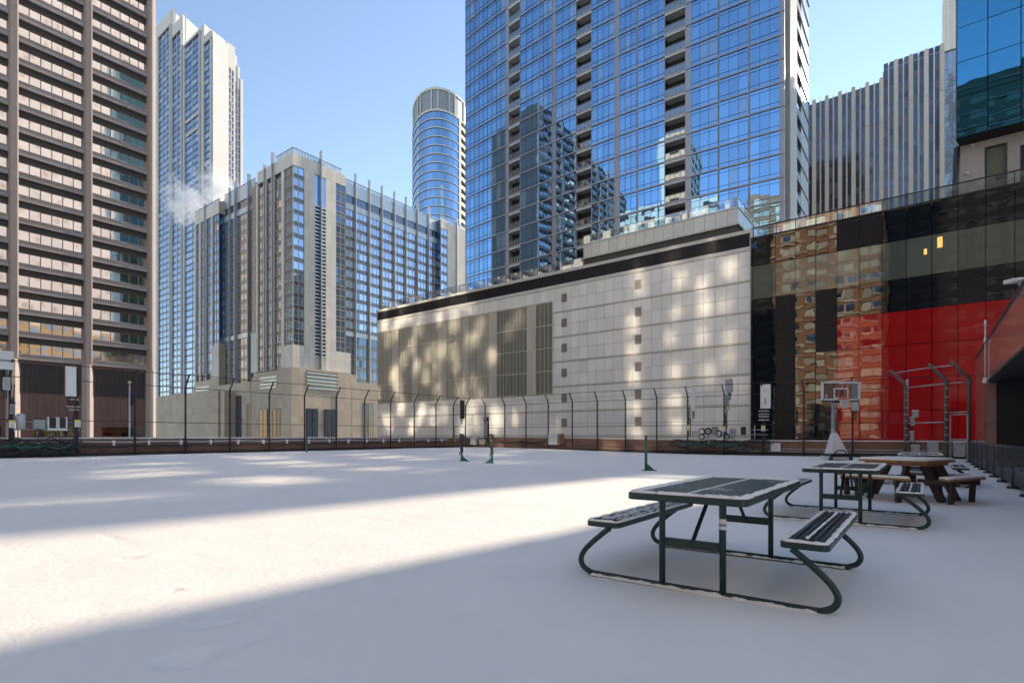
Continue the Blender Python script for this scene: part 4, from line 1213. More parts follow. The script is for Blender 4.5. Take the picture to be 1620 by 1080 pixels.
# ================================================================== fences
def post_mesh(base, zb, inward, ztop=3.9, arm=(.5,.66), r=.05):
    m = MB(); b = Vector(base)
    m.tube([(b.x,b.y,zb-.1),(b.x,b.y,ztop-.04),(b.x+inward.x*.02,b.y+inward.y*.02,ztop+.03),(b.x+inward.x*arm[0],b.y+inward.y*arm[0],ztop+arm[1])], [r,r,r,r*.8], 8)
    m.tube([(b.x,b.y,zb-.05),(b.x,b.y,zb+.03)], r*2.2, 8)
    for z in (1.95, 3.6): m.tube([(b.x,b.y,z-.04),(b.x,b.y,z+.04)], r*1.3, 8)
    return m
def fences():
    inL, inR = -AV, -AU
    tl = thing('fence', 'dark steel fence of bent posts and three bare rails along the left parapet', 'fence', W(10, 32.6, 0))
    us = [5.7-2.4*3+2.4*k for k in range(0, 15)]+[34.2, 35.75]
    us = [u for u in us if u < 33.5]+[34.2, 35.75]
    for u in us: post_mesh(W(u, 32.4), .2, inL).build('post', M['post'], tl)
    def rail(t, pts, r=.019):
        m = MB(); m.tube(pts, r, 6); m.build('rail', M['post'], t)
    cL = 37-.0
    rail(tl, [W(u, 31.92, 4.52+.02*math.sin(u)) for u in [-1.5+1.2*i for i in range(31)]+[36.4]])
    rail(tl, [W(u, 32.36, 3.86) for u in (-1.5, 10, 20, 30, 36.7)])
    rail(tl, [W(u, 32.36, 1.95) for u in (-1.5, 10, 20, 30, 34.1)])
    g = MB()
    for u in (34.3, 35.65): g.tube([W(u,32.35,.3),W(u,32.35,2.05)], .03, 6)
    for z in (1.2, 2.05): g.tube([W(34.3,32.35,z),W(35.65,32.35,z)], .03, 6)
    g.build('gate_frame', M['post'], tl)
    tr = thing('fence', 'dark steel fence of bent posts and three bare rails along the far right parapet', 'fence', W(36.7, 15, 0))
    for v in (30.9,28.7,26.46,24.25,22.0,19.8,17.5,15.1,12.9,10.5,8.14,5.86,3.36): post_mesh(W(36.66, v), .05, inR).build('post', M['post'], tr)
    rail(tr, [W(36.2, v, 4.53+.02*math.sin(v*1.3)) for v in [32.0-1.2*i for i in range(27)]])
    rail(tr, [W(36.6, v, 3.86) for v in (32.4, 20, 10, .9)])
    rail(tr, [W(36.6, v, 1.95) for v in (31.0, 20, 10, .9)])
    # stout corner section on the right
    tc = thing('corner_fence', 'stout fence corner of three thick bent posts right of the basketball hoop', 'fence', W(34.5, -.5, 0))
    Ps = [W(35.7,.86), W(33.95,-.78), W(33.55,-1.62)]
    arm = Vector((-.93,-.1,0))
    for p in Ps: post_mesh(p, 0, arm, 3.9, (.98,.8), .085).build('post', M['post2'], tc)
    off = arm*.98
    def seg(a, b, z, o, r=.03):
        m = MB(); m.tube([(a.x+o.x,a.y+o.y,z),(b.x+o.x,b.y+o.y,z)], r, 8); m.build('rail', M['galv'], tc)
    for a, b in ((Ps[0],Ps[1]),(Ps[1],Ps[2])):
        seg(a, b, 4.55, off*.85); seg(a, b, 3.78, off*0.0)
    seg(Ps[0], Ps[1], 1.9, off*0)
    g = MB(); a = Ps[1]+Vector((.12,-.1,0)); b = Ps[2]+Vector((-.12,-.06,0))
    for p in (a, b): g.tube([(p.x,p.y,0),(p.x,p.y,2.25)], .035, 8)
    for z in (1.05, 2.25, 2.36): g.tube([(a.x,a.y,z),(b.x,b.y,z)], .03, 8)
    g.build('gate_frame', M['galv'], tc)
    # snow dusting bands on the stout posts
    tp = MB()
    for p in Ps[:2]:
        for z in (.9,1.25,1.6,2.0,2.35,2.7,3.1,3.5): tp.tube([(p.x,p.y,z),(p.x+.01,p.y,z+.03)], .092, 10)
    tp.build('snow_ring', M['snow'], tc)
    # low mesh screen on the right
    lm = thing('mesh_screen', 'low dark mesh screen on posts running along the right edge of the snow', 'fence', W(22, -1.6, 0))
    u = 12.6
    while u < 33: 
        m = MB(); m.tube([W(u,-1.6,-.05),W(u,-1.6,.95)], .03, 8); m.tube([W(u,-1.6,-.02),W(u,-1.6,.05)], .12, 8); m.build('post', M['post'], lm); u += 2.2
    m = MB(); z = .10
    while z < .94: m.ubox(12.6, 32.2, -1.612, -1.588, z, z+.028); z += .05
    m.build('mesh_panel', M['mesh'], lm)
    s = MB(); s.tube([W(u_, -1.6, .955) for u_ in (12.6, 20, 32.2)], .035, 6); s.build('top_rail', M['post'], lm)
fences()

# ================================================================== brown granite canopy building, right
def canopy():
    t = thing('granite_canopy', 'brown red granite canopy building over black glazing at the right edge', 'building', W(30, -2, 0))
    fc = FacV(-1.95, 0, 36); Z1 = 5.02; Z0 = 3.45
    pn = MB(); a = 8.0
    while a < 35.3:
        b = min(a+1.9, 35.4)
        if a < 29.0: b = min(b, 29.15)
        pn.fbox(fc, a+.006, b-.006, Z0 if b <= 29.2 else 1.72, Z1, -.3, 0)
        if b > 29.2: pn.fbox(fc, a+.006, b-.006, -.1, 1.705, -.3, 0)
        a = b
    pn.build('granite_panels', M['granite'], t)
    b = MB(); b.ubox(8, 35.3, -14, -2.26, Z0+.1, Z1-.05); b.ubox(29.2, 35.3, -14, -2.26, -.1, Z0+.1); b.build('body', M['dark'], t)
    e = MB(); e.ubox(8, 29.14, -2.26, -1.92, Z0-.09, Z0-.005); e.ubox(8, 29.1, -4.2, -2.26, Z0-.05, Z0+.02); e.build('soffit', M['blackp'], t)
    g = MB(); fg = FacV(-4.1, 0, 36); a = 8
    while a < 29:
        g.fquad(fg, a+.03, min(a+2.1, 29.1)-.03, .06, Z0-.06, 0, .003); a += 2.1
    g.build('glazing', M['black_glass'], t)
    mu = MB(); a = 8
    while a < 29.2: mu.fbox(fg, a-.035, a+.035, 0, Z0, -.1, .05); a += 2.1
    mu.fbox(fg, 8, 29.1, 2.2, 2.28, -.1, .045); mu.build('glazing_frame', M['spandrel'], t)
    cp = MB(); cp.ubox(8, 35.45, -2.3, -1.9, Z1, Z1+.05); cp.build('coping', M['spandrel'], t)
    # fittings
    c = MB(); p = W(28.7, -1.9, 3.40); c.sphere(p, .13, 14, 8, .7); c.tube([p, p+Vector((0,0,.14))], .09, 10)
    o = c.build('security_camera', M['white_p']); tag(o, 'white dome camera hanging under the lower edge of the granite canopy', 'camera')
    l = MB(); p = W(28.3, -4.0, 3.15); l.sphere(p, .16, 12, 8, 1.2); l.tube([p, p+Vector((0,0,.25))], .05, 8)
    o = l.build('soffit_lamp', M['grey_p']); tag(o, 'grey lamp under the canopy by the far end of the black glazing', 'lamp')
    l = MB(); p = W(25.0, -3.9, 3.1); l.sphere(p, .15, 12, 8, 1.2); l.tube([p, p+Vector((0,0,.3))], .05, 8)
    o = l.build('soffit_lamp', M['grey_p']); tag(o, 'grey lamp under the canopy nearest the right edge of the photo', 'lamp')
    w = MB(); a = W(29.1, -1.9, 3.5); w.tube([a, a+Vector((0,0,2.2))], .02, 6); w.tube([a+Vector((0,0,1.5)), a+Vector((0,0,1.65))], .05, 6); w.tube([a+Vector((0,0,2.15)), a+Vector((0,0,2.4))], .035, 6)
    o = w.build('whip_antenna', M['white_p']); tag(o, 'thin white whip antenna fixed to the granite canopy edge', 'antenna')
    f = MB(); p = W(18.4, -1.85, 5.08); f.bar(p, p+Vector((-.35,-.05,-.05)), .22, .10); f.tube([p, p+Vector((0,0,-.12))], .03, 6)
    o = f.build('flood_lamp', M['white_p'], bevel=.02); tag(o, 'small white flood lamp on the top edge of the granite canopy', 'lamp')
canopy()

# ================================================================== picnic tables
def rrect(x0, x1, y0, y1, r, n=6):
    o = []
    for cx, cy, a0 in ((x1-r,y1-r,0),(x0+r,y1-r,90),(x0+r,y0+r,180),(x1-r,y0+r,270)):
        for i in range(n+1):
            a = R(a0+90*i/n); o.append((cx+r*math.cos(a), cy+r*math.sin(a)))
    return o
def perf_material():
    m, nt, out = newmat('perforated_green')
    p = nt.nodes.new('ShaderNodeBsdfPrincipled')
    tc = nt.nodes.new('ShaderNodeTexCoord')
    mp = nt.nodes.new('ShaderNodeMapping'); mp.inputs['Scale'].default_value = (1,1,1); nt.links.new(tc.outputs['Object'], mp.inputs[0])
    sep = nt.nodes.new('ShaderNodeSeparateXYZ'); nt.links.new(mp.outputs[0], sep.inputs[0])
    k = 2*math.pi/.034
    sx = mathn(nt, 'SINE', mathn(nt, 'MULTIPLY', mathn(nt, 'ADD', sep.outputs[0], sep.outputs[1]), k*.7))
    sy = mathn(nt, 'SINE', mathn(nt, 'MULTIPLY', mathn(nt, 'SUBTRACT', sep.outputs[0], sep.outputs[1]), k*.7))
    hole = mathn(nt, 'GREATER_THAN', mathn(nt, 'MULTIPLY', sx, sy), .12)
    nz = noise(nt, 14, 5, .7, tc.outputs['Object']); n2 = noise(nt, 2.2, 3, .6, tc.outputs['Object'])
    snowf = mathn(nt, 'GREATER_THAN', mathn(nt, 'MULTIPLY_ADD', nz, .6, mathn(nt, 'MULTIPLY', n2, .6)), .665)
    snowf = mathn(nt, 'MULTIPLY', snowf, hole)
    base = mixcol(nt, c4((.012,.052,.044)), c4((.003,.009,.008)), hole)
    nt.links.new(mixcol(nt, base, c4((.78,.78,.79)), snowf), p.inputs['Base Color'])
    p.inputs['Roughness'].default_value = .45
    nt.links.new(bump(nt, hole, -1.0, .006), p.inputs['Normal'])
    nt.links.new(p.outputs[0], out.inputs[0]); return m
M['perf'] = perf_material()
def snow_strip(m, pts, w, h, closed=False, amp=.45, step=.02, z=0.0, seed=0):
    """an uneven low ridge of snow lying along a path"""
    P = []
    n = len(pts)
    for i in range(n if closed else n-1):
        a, b = Vector(pts[i]), Vector(pts[(i+1)%n]); L = (b-a).length; k = max(1, int(L/step))
        for q in range(k): P.append(a+(b-a)*q/k)
    if not closed: P.append(Vector(pts[-1]))
    N_ = len(P); prof = [(-1,0),(-.75,.55),(-.25,1),(.3,.95),(.8,.5),(1,0)]
    base = len(m.v)
    for i, p in enumerate(P):
        t = (P[(i+1)%N_]-P[i-1]) if closed else (P[min(i+1,N_-1)]-P[max(i-1,0)])
        t.normalize(); nrm = Vector((-t.y, t.x))
        ns = mn.noise((p.x*9, p.y*9, seed)); n2 = mn.noise((p.x*31, p.y*31, seed+4))
        n3 = mn.noise((p.x*9, p.y*9, seed+9))
        ww = w*max(.15, 1+amp*(ns+.7*n2)); hh = h*max(.1, 1+.5*(n2+ns)); c = w*.35*n3
        for a, b in prof: m.v.append((p.x+nrm.x*(ww*a+c), p.y+nrm.y*(ww*a+c), z+hh*b))
    for i in range(N_ if closed else N_-1):
        j = (i+1)%N_
        for k in range(5):
            m.f.append((base+i*6+k, base+i*6+k+1, base+j*6+k+1, base+j*6+k)); m.r.append(.5); m.smooth.append(True)
def green_table(loc, label, sticker=False):
    t = thing('picnic_table', label, 'picnic table', (loc.x, loc.y, ground(*UV(loc.x, loc.y))-.0), 'green steel picnic tables'); LOCAL.add(t.name)
    t.rotation_euler = (0, 0, math.atan2(AU.y, AU.x))
    X0, X1, Y = -1.0, 1.10, .455
    top = MB(); top.prism(rrect(X0, X1, -Y, Y, .07), .700, .752); o = top.build('tabletop', M['green'], t, bevel=.006)
    pf = MB(); pf.prism(rrect(X0+.045, X1-.045, -Y+.045, Y-.045, .04), .7525, .7545); pf.build('perforated_panel', M['perf'], o)
    s = MB(); rr = [Vector((x,y)) for x, y in rrect(X0+.035, X1-.035, -Y+.035, Y-.035, .05)]
    snow_strip(s, rr, .029, .019, True, z=.754, amp=.85)
    snow_strip(s, [Vector((X0+.1,.02)), Vector((X1-.06,.02))], .010, .006, z=.7545, seed=3)
    s.build('snow_trim', M['snow'], o)
    for sy in (-1, 1):
        b = MB(); ya, yb = (.62, .93) if sy > 0 else (-.93, -.62)
        b.prism(rrect(X0+.2, X1+.0, ya, yb, .05), .415, .46); o = b.build('bench', M['green'], t, bevel=.006)
        # ribbed seat
        p = MB()
        for k in range(5):
            y0 = ya+.045+k*.046; p.tube([(X0+.25,y0+.018,.459),(X1-.05,y0+.018,.459)], .019, 8)
        p.build('seat_ribs', M['green'], o)
        s = MB(); rr = [Vector((x,y)) for x, y in rrect(X0+.225, X1-.025, ya+.022, yb-.022, .035)]
        snow_strip(s, rr, .018, .016, True, z=.461, seed=7+sy, amp=.6); snow_strip(s, [Vector((X0+.3,(ya+yb)/2)), Vector((X1-.1,(ya+yb)/2))], .010, .009, z=.474, seed=12+sy, amp=.9)
        for k in range(5):
            if sy > 0 : snow_strip(s, [Vector((X0+.3,ya+.063+k*.046)), Vector((X1-.1,ya+.063+k*.046))], .006, .006, z=.474, seed=22+k, amp=1.2)
        s.build('snow_trim', M['snow'], o)
    for x in (-.79, .79):
        f = MB()
        path = [(-.70,.415),(-.77,.36),(-.89,.255),(-.955,.18),(-.98,.115),(-.957,.055),(-.895,.022),(-.81,.012)]
        pts = [(x,y,z) for y, z in path]+[(x,0,.012)]+[(x,-y,z) for y, z in path[::-1]]
        # round the corners
        sm = []
        P = [Vector(p) for p in pts]
        for i in range(len(P)-1):
            a, b = P[i], P[i+1]
            for q in range(3):
                w = q/3; p0, p3 = P[max(i-1,0)], P[min(i+2,len(P)-1)]
                sm.append(.5*((2*a)+(-p0+b)*w+(2*p0-5*a+4*b-p3)*w*w+(-p0+3*a-3*b+p3)*w**3))
        sm.append(P[-1]); f.tube(sm, .0235, 12); f.build('loop_frame', M['green'], t)
        sl = MB(); snow_strip(sl, [Vector((x,-.86)), Vector((x,.86))], .05, .016, z=.002, seed=31+x); sl.build('snow_drift', M['snow'], t)

        for y in (-.235, .235):
            l = MB(); l.tube([(x,y,.0),(x,y,.60),(x,y,.69),(x,y,.702)], [.0245,.0245,.028,.034], 14); l.build('leg', M['green'], t)
        c = MB(); c.box(x-.006, x+.006, -.235, .235, .325, .395); c.build('crossbar', M['green'], t)
        sg = 1 if x < 0 else -1
        br = MB(); br.tube([(x+.012*sg,0,.34),(x+.03*sg,0,.38),(x+.42*sg,0,.68),(x+.47*sg,0,.702)], [.012,.017,.017,.02], 8); br.tube([(x-.02,0,.355),(x+.03,0,.355)], .016, 8); br.build('brace', M['green'], t)
    if sticker:
        s = MB(); s.tube([(-.79,-.235,.50),(-.79,-.235,.58)], .0256, 14, cap=False); s.build('sticker', M['white_p'], t)
        s = MB(); s.tube([(-.79,-.235,.525),(-.79,-.235,.545)], .0259, 14, cap=False); s.build('sticker_print', M['ventm'], t)
green_table(W(4.98, 1.445), 'nearest dark green steel picnic table with snow along its rim', True)
green_table(W(9.58, .95), 'second dark green steel picnic table, in front of the timber table')
green_table(W(17.4, .12), 'farthest dark green steel picnic table, half hidden behind the timber table')

def wood_table():
    c = W(13.1, .32); t = thing('timber_table', 'square cedar picnic table with clipped corners, on dark timber legs, capped with snow', 'picnic table', (c.x, c.y, ground(13.1,.32))); LOCAL.add(t.name)
    # local +x points along the outward normal of the left bench
    n1 = (AU*(-.9)+AV*.44).normalized(); t.rotation_euler = (0,0,math.atan2(n1.y, n1.x))
    H = .62; ch = .15
    octo = [(H,-H+ch),(H,H-ch),(H-ch,H),(-H+ch,H),(-H,H-ch),(-H,-H+ch),(-H+ch,-H),(H-ch,-H)]
    top = MB(); 
    n = 11
    def clip(poly, x0, x1):
        def cut(pl, f):
            o = []
            for i in range(len(pl)):
                a, b = pl[i], pl[(i+1)%len(pl)]; fa, fb = f(a), f(b)
                if fa >= 0: o.append(a)
                if fa*fb < 0: q = fa/(fa-fb); o.append((a[0]+(b[0]-a[0])*q, a[1]+(b[1]-a[1])*q))
            return o
        return cut(cut(poly, lambda p: p[1]-x0), lambda p: x1-p[1])
    for i in range(n):
        a = -H+2*H*i/n; pl = clip(octo, a+.004, a+2*H/n-.004)
        if len(pl) > 2: top.prism(pl, .715+.002*(i%2), .757)
    o = top.build('tabletop', M['wood'], t, bevel=.004)
    sk = MB(); k = .84
    for i in range(8):
        a, b = Vector(octo[i])*k, Vector(octo[(i+1)%8])*k; sk.bar((a.x,a.y,.685), (b.x,b.y,.685), .035, .06)
    sk.build('apron', M['wood'], o)
    def slab(poly, z0, th, name, par, seed):
        m = MB(); ce = Vector((sum(p[0] for p in poly)/len(poly), sum(p[1] for p in poly)/len(poly)))
        ed = []
        for i in range(len(poly)):
            a, b = Vector(poly[i]), Vector(poly[(i+1)%len(poly)])
            for q in range(8): ed.append(a+(b-a)*q/8)
        rings = [(1.0,0),(.995,.55),(.97,.9),(.9,1.0),(.6,1.0),(.3,1.0)]
        base = len(m.v); L = len(ed)
        for f, h in rings:
            for p in ed:
                q = ce+(p-ce)*f*(1-.02*abs(mn.noise((p.x*7,p.y*7,seed)))); m.v.append((q.x, q.y, z0+th*h*(1+.22*mn.noise((q.x*5,q.y*5,seed)))))
        m.v.append((ce.x, ce.y, z0+th))
        for r in range(len(rings)-1):
            for i in range(L): m.f.append((base+r*L+i, base+r*L+(i+1)%L, base+(r+1)*L+(i+1)%L, base+(r+1)*L+i)); m.r.append(.5); m.smooth.append(True)
        for i in range(L): m.f.append((base+(len(rings)-1)*L+i, base+(len(rings)-1)*L+(i+1)%L, len(m.v)-1)); m.r.append(.5); m.smooth.append(True)
        m.build(name, M['snow'], par)
    slab([(x*.985, y*.985) for x, y in octo], .757, .040, 'snow_cap', o, 2)
    for k in range(4):
        a = k*math.pi/2; rot = lambda x, y: (x*math.cos(a)-y*math.sin(a), x*math.sin(a)+y*math.cos(a))
        x0, x1, l0, l1 = .78, 1.03, .47, .62
        b = MB()
        for q in range(2):
            xa, xb = x0+q*(x1-x0)/2, x0+(q+1)*(x1-x0)/2-.006
            la, lb = l0+(l1-l0)*q/2, l0+(l1-l0)*(q+1)/2
            b.prism([rot(xa,-la),rot(xb,-lb),rot(xb,lb),rot(xa,la)], .41, .448)
        o = b.build('bench', M['wood'], t, bevel=.004)
        slab([rot(x0+.005,-l0),rot(x1-.008,-l1+.01),rot(x1-.008,l1-.01),rot(x0+.005,l0)], .449, .034, 'snow_cap', o, 5+k)
        for s in (-1, 1):
            lg = MB(); y = .36*s
            lg.bar((*rot(.94,y),.41), (*rot(.92,y),.0), .055, .12)
            lg.build('bench_leg', M['wood_d'], t)
            lg = MB(); lg.bar((*rot(.42,y*.7),.71), (*rot(.74,y*.7),.0), .055, .13); lg.build('leg', M['wood_d'], t)
            br = MB(); br.bar((*rot(.4,y*1.0),.37), (*rot(1.04,y*1.0),.37), .05, .10); br.build('bearer', M['wood_d'], t)
wood_table()
# ================================================================== court furniture
def net_posts():
    G = 'green net posts on the court'
    def post(px, D, zt, foot, label, bundle=False):
        X = (px-810)/860*D; zb = gz(X, D)
        t = thing('net_post', label, 'net post', (X, D, zb), G)
        m = MB(); m.tube([(X,D,zb-.05),(X,D,zt)], .05, 12); m.tube([(X,D,zt),(X,D,zt+.02)], .055, 12); m.tube([(X,D,zt-.2),(X+.07,D,zt-.2)], .02, 6); m.build('pole', M['green2'], t)
        if foot:
            f = MB(); s = foot; z0 = zb
            f.hexa([(X,D-.03,z0),(X+s*.32,D-.03,z0),(X+s*.32,D+.03,z0),(X,D+.03,z0),(X,D-.03,z0+.28),(X+s*.05,D-.03,z0+.24),(X+s*.05,D+.03,z0+.24),(X,D+.03,z0+.28)])
            f.build('gusset', M['green2'], t)
            f = MB(); f.box(X-.12 if s > 0 else X-.36, X+.36 if s > 0 else X+.12, D-.12, D+.12, z0-.02, z0+.02); f.build('base_plate', M['green2'], t)
        if bundle:
            b = MB(); pts = []; rad = []
            for i in range(22):
                q = i/21; pts.append((X+.03*mn.noise((q*9, px, 0))+bundle*.02, D-.05, zb+.42+q*.86)); rad.append(.075+.05*mn.noise((q*14, px, 5))*(1 if q > .3 else .4)+(.03 if q > .6 else 0))
            b.tube(pts, rad, 10)
            b.tube([(X,D-.06,zb+.5),(X-.09,D-.08,zb+.4),(X-.1,D-.08,zb+.28)], .025, 8); b.build('net_roll', M['post'], t)
    post(485, 32.7, 1.17, 0, 'slim green net post standing alone near the left parapet')
    post(730.5, 25.5, 1.25, 1, 'green net post wrapped in a dark net, left one of the middle pair', .5)
    post(778.5, 24.0, 1.25, -1, 'green net post wrapped in a dark net, right one of the middle pair', -.5)
    post(1022, 19.2, 1.21, 1, 'bare bright green net post beyond the nearest picnic table')
net_posts()

def hoop():
    D = 27.9; X = (1321-810)/860*D; zb = gz(X, D)
    t = thing('basketball_hoop', 'portable basketball hoop with a clear white framed backboard and a white padded base', 'basketball hoop', (X, D, zb))
    y = D-.35
    # backboard
    f = MB(); w, z0, z1 = .93, 3.02, 3.98
    xc = X+.08
    for a in (-1, 1): f.box(xc+a*w-.05, xc+a*w+.05, y-.03, y+.03, z0, z1)
    f.box(xc-w, xc+w, y-.03, y+.03, z1-.09, z1); f.box(xc-w, xc+w, y-.03, y+.03, z0, z0+.09)
    o = f.build('backboard', M['white_p'], t)
    g = MB(); g.box(xc-w+.05, xc+w-.05, y-.01, y+.01, z0+.09, z1-.09); g.build('backboard_pane', clearglass('backboard_glass', (.72,.74,.78), .12), o)
    q = MB()
    for a in (-1, 1): q.box(xc+a*.34-.03, xc+a*.34+.03, y-.035, y-.015, z0+.1, z0+.62)
    q.box(xc-.31, xc+.31, y-.035, y-.015, z0+.56, z0+.62); q.box(xc-.31, xc+.31, y-.035, y-.015, z0+.1, z0+.15); q.build('target_square', M['white_p'], o)
    lb = MB(); lb.box(xc-.8, xc-.68, y-.035, y-.015, z0+.12, z0+.32); lb.build('sticker', M['bluegrey_p'], o)
    s = MB()
    for a in (-1, 1): s.bar((xc+a*.3,y+.05,z1-.1), (xc+a*.12,y+.5,2.9), .05, .05)
    s.box(xc-.3, xc+.3, y+.03, y+.08, z0-.12, z0); s.box(xc-w, xc+w, y+.02, y+.06, z0-.07, z0-.01); s.build('bracket', M['blackp'], t)
    r = MB(); r.tube([(xc+.235*math.cos(2*math.pi*i/28), y-.32+.235*math.sin(2*math.pi*i/28), 3.09) for i in range(28)], .036, 8, closed=True); r.box(xc-.12, xc+.12, y-.1, y-.03, 3.03, 3.16); o = r.build('rim', M['orange'], t)
    n = MB()
    for i in range(14):
        for sg in (1, -1):
            pts = []
            for k in range(6):
                q = k/5; rr = .225*(1-.45*q); a = 2*math.pi*(i+sg*.5*k)/14; pts.append((xc+rr*math.cos(a), y-.32+rr*math.sin(a), 3.07-.45*q))
            n.tube(pts, .011, 5)
    n.build('net', M['net'], o)
    p = MB(); p.tube([(X-.02,D+.15,1.2),(X-.02,D+.15,3.3)], .065, 12); p.tube([(X-.02,D+.15,1.2),(X-.02,D+.15,1.62)], .075, 12); p.build('pole', M['bluegrey_p'], t)
    cr = MB(); cr.tube([(X-.14,D+.1,2.75),(X-.16,D+.05,2.5)], .02, 6); cr.build('crank', M['blackp'], t)
    b = MB()
    b.hexa([(X-.44,D-.42,zb+.32),(X+.44,D-.42,zb+.32),(X+.40,D+.3,zb+.3),(X-.40,D+.3,zb+.3),(X-.11,D-.02,1.40),(X+.11,D-.02,1.40),(X+.10,D+.22,1.40),(X-.10,D+.22,1.40)]); b.build('base_pad', M['pad'], t, bevel=.03)
    k = MB(); k.tube([(X-.30,D-.44,zb+.3),(X-.26,D-.5,zb+.42),(X-.12,D-.52,zb+.5),(X+.12,D-.52,zb+.5),(X+.26,D-.5,zb+.42),(X+.30,D-.44,zb+.3)], .03, 8); k.build('handle', M['blackp'], t)
    bb = MB(); bb.box(X-.43, X+.43, D-.5, D+.6, zb+.03, zb+.2); bb.build('base', M['pad'], t, bevel=.03)
    rb = MB(); rb.box(X-.53, X+.53, D-.53, D-.5, zb+.17, zb+.25); rb.box(X-.46, X+.46, D-.46, D+.4, zb+.2, zb+.31); rb.build('rubber_trim', M['blackp'], t)
    for a in (-1, 1):
        w_ = MB(); w_.tube([(X+a*.44,D-.5,zb+.08),(X+a*.56,D-.5,zb+.08)], .085, 12); w_.build('wheel', M['blackp'], t)
hoop()

# ================================================================== radio equipment and boxes on the fences
class Pl:
    """a vertical equipment plane just inside a fence"""
    def __init__(s, fc): s.fc = fc
PL = FacV(32.3, 0, 40); PR = FacU(36.5, -6, 40)
PRo = 6.0
def eq(fc, name, cat, label, px0, px1, py0, py1, mat, depth=.22, extra=None, front=0.0, bev=.02, group=None):
    s0, s1 = sorted((fc.s_at(px0), fc.s_at(px1))); pc = (px0+px1)/2
    z1, z0 = fc.z_at(pc, py0), fc.z_at(pc, py1); c = (s0+s1)/2
    base = fc.pt(c, z0, front)
    t = thing(name, label, cat, base, group)
    m = MB(); m.fbox(fc, s0, s1, z0, z1, front, front+depth); m.build('casing', M[mat], t, bevel=min(bev, (s1-s0)*.2))
    if extra: extra(t, fc, s0, s1, z0, z1, front, front+depth)
    return t
def ex_antenna(t, fc, s0, s1, z0, z1, d0, d1):
    c = (s0+s1)/2; b = MB()
    for z in (z0+(z1-z0)*.2, z0+(z1-z0)*.8): b.fbox(fc, c-.05, c+.05, z-.05, z+.05, d0-.15, d0)
    b.tube([fc.pt(c, z0-.25, d0-.1), fc.pt(c, z1+.1, d0-.1)], .03, 8); b.build('bracket', M['post'], t)
    k = MB()
    for i in range(3): k.tube([fc.pt(c+(i-1)*.07, z0, d0+.08), fc.pt(c+(i-1)*.08, z0-.2, d0+.06), fc.pt(c+(i-1)*.05, z0-.5, d0)], .018, 6)
    k.build('lead', M['cable_b'], t)
def ex_box(t, fc, s0, s1, z0, z1, d0, d1):
    h = z1-z0; w = s1-s0
    l = MB(); l.fbox(fc, s0-.01, s1+.01, z1-.03, z1+.02, d0-.02, d1+.02); l.build('lid', M['coping'], t)
    l = MB(); l.fbox(fc, s0+w*.2, s0+w*.26, z1-.12, z1-.04, d1, d1+.02); l.fbox(fc, s0+w*.74, s0+w*.8, z1-.12, z1-.04, d1, d1+.02); l.fbox(fc, s1-.05, s1-.02, z0+h*.4, z0+h*.55, d1, d1+.025); l.build('latch', M['post'], t)
def ex_rru(t, fc, s0, s1, z0, z1, d0, d1):
    f = MB(); n = 7; w = (s1-s0)/n
    for i in range(n): f.fbox(fc, s0+i*w+.01, s0+i*w+w*.45, z0+.03, z1-.03, d1, d1+.03)
    f.build('cooling_ribs', M['grey_p'], t)
    c = (s0+s1)/2; h = MB(); h.tube([fc.pt(c-.12, z1, d0+.1), fc.pt(c-.12, z1+.07, d0+.1), fc.pt(c+.12, z1+.07, d0+.1), fc.pt(c+.12, z1, d0+.1)], .015, 6); h.build('handle', M['post'], t)
    k = MB()
    for i in (-1, 0, 1): k.tube([fc.pt(c+i*.08, z0, d0+.1), fc.pt(c+i*.1, z0-.18, d0+.12), fc.pt(c+i*.16, z0-.36, d0+.02)], .02, 6)
    k.build('lead', M['cable_b'], t)
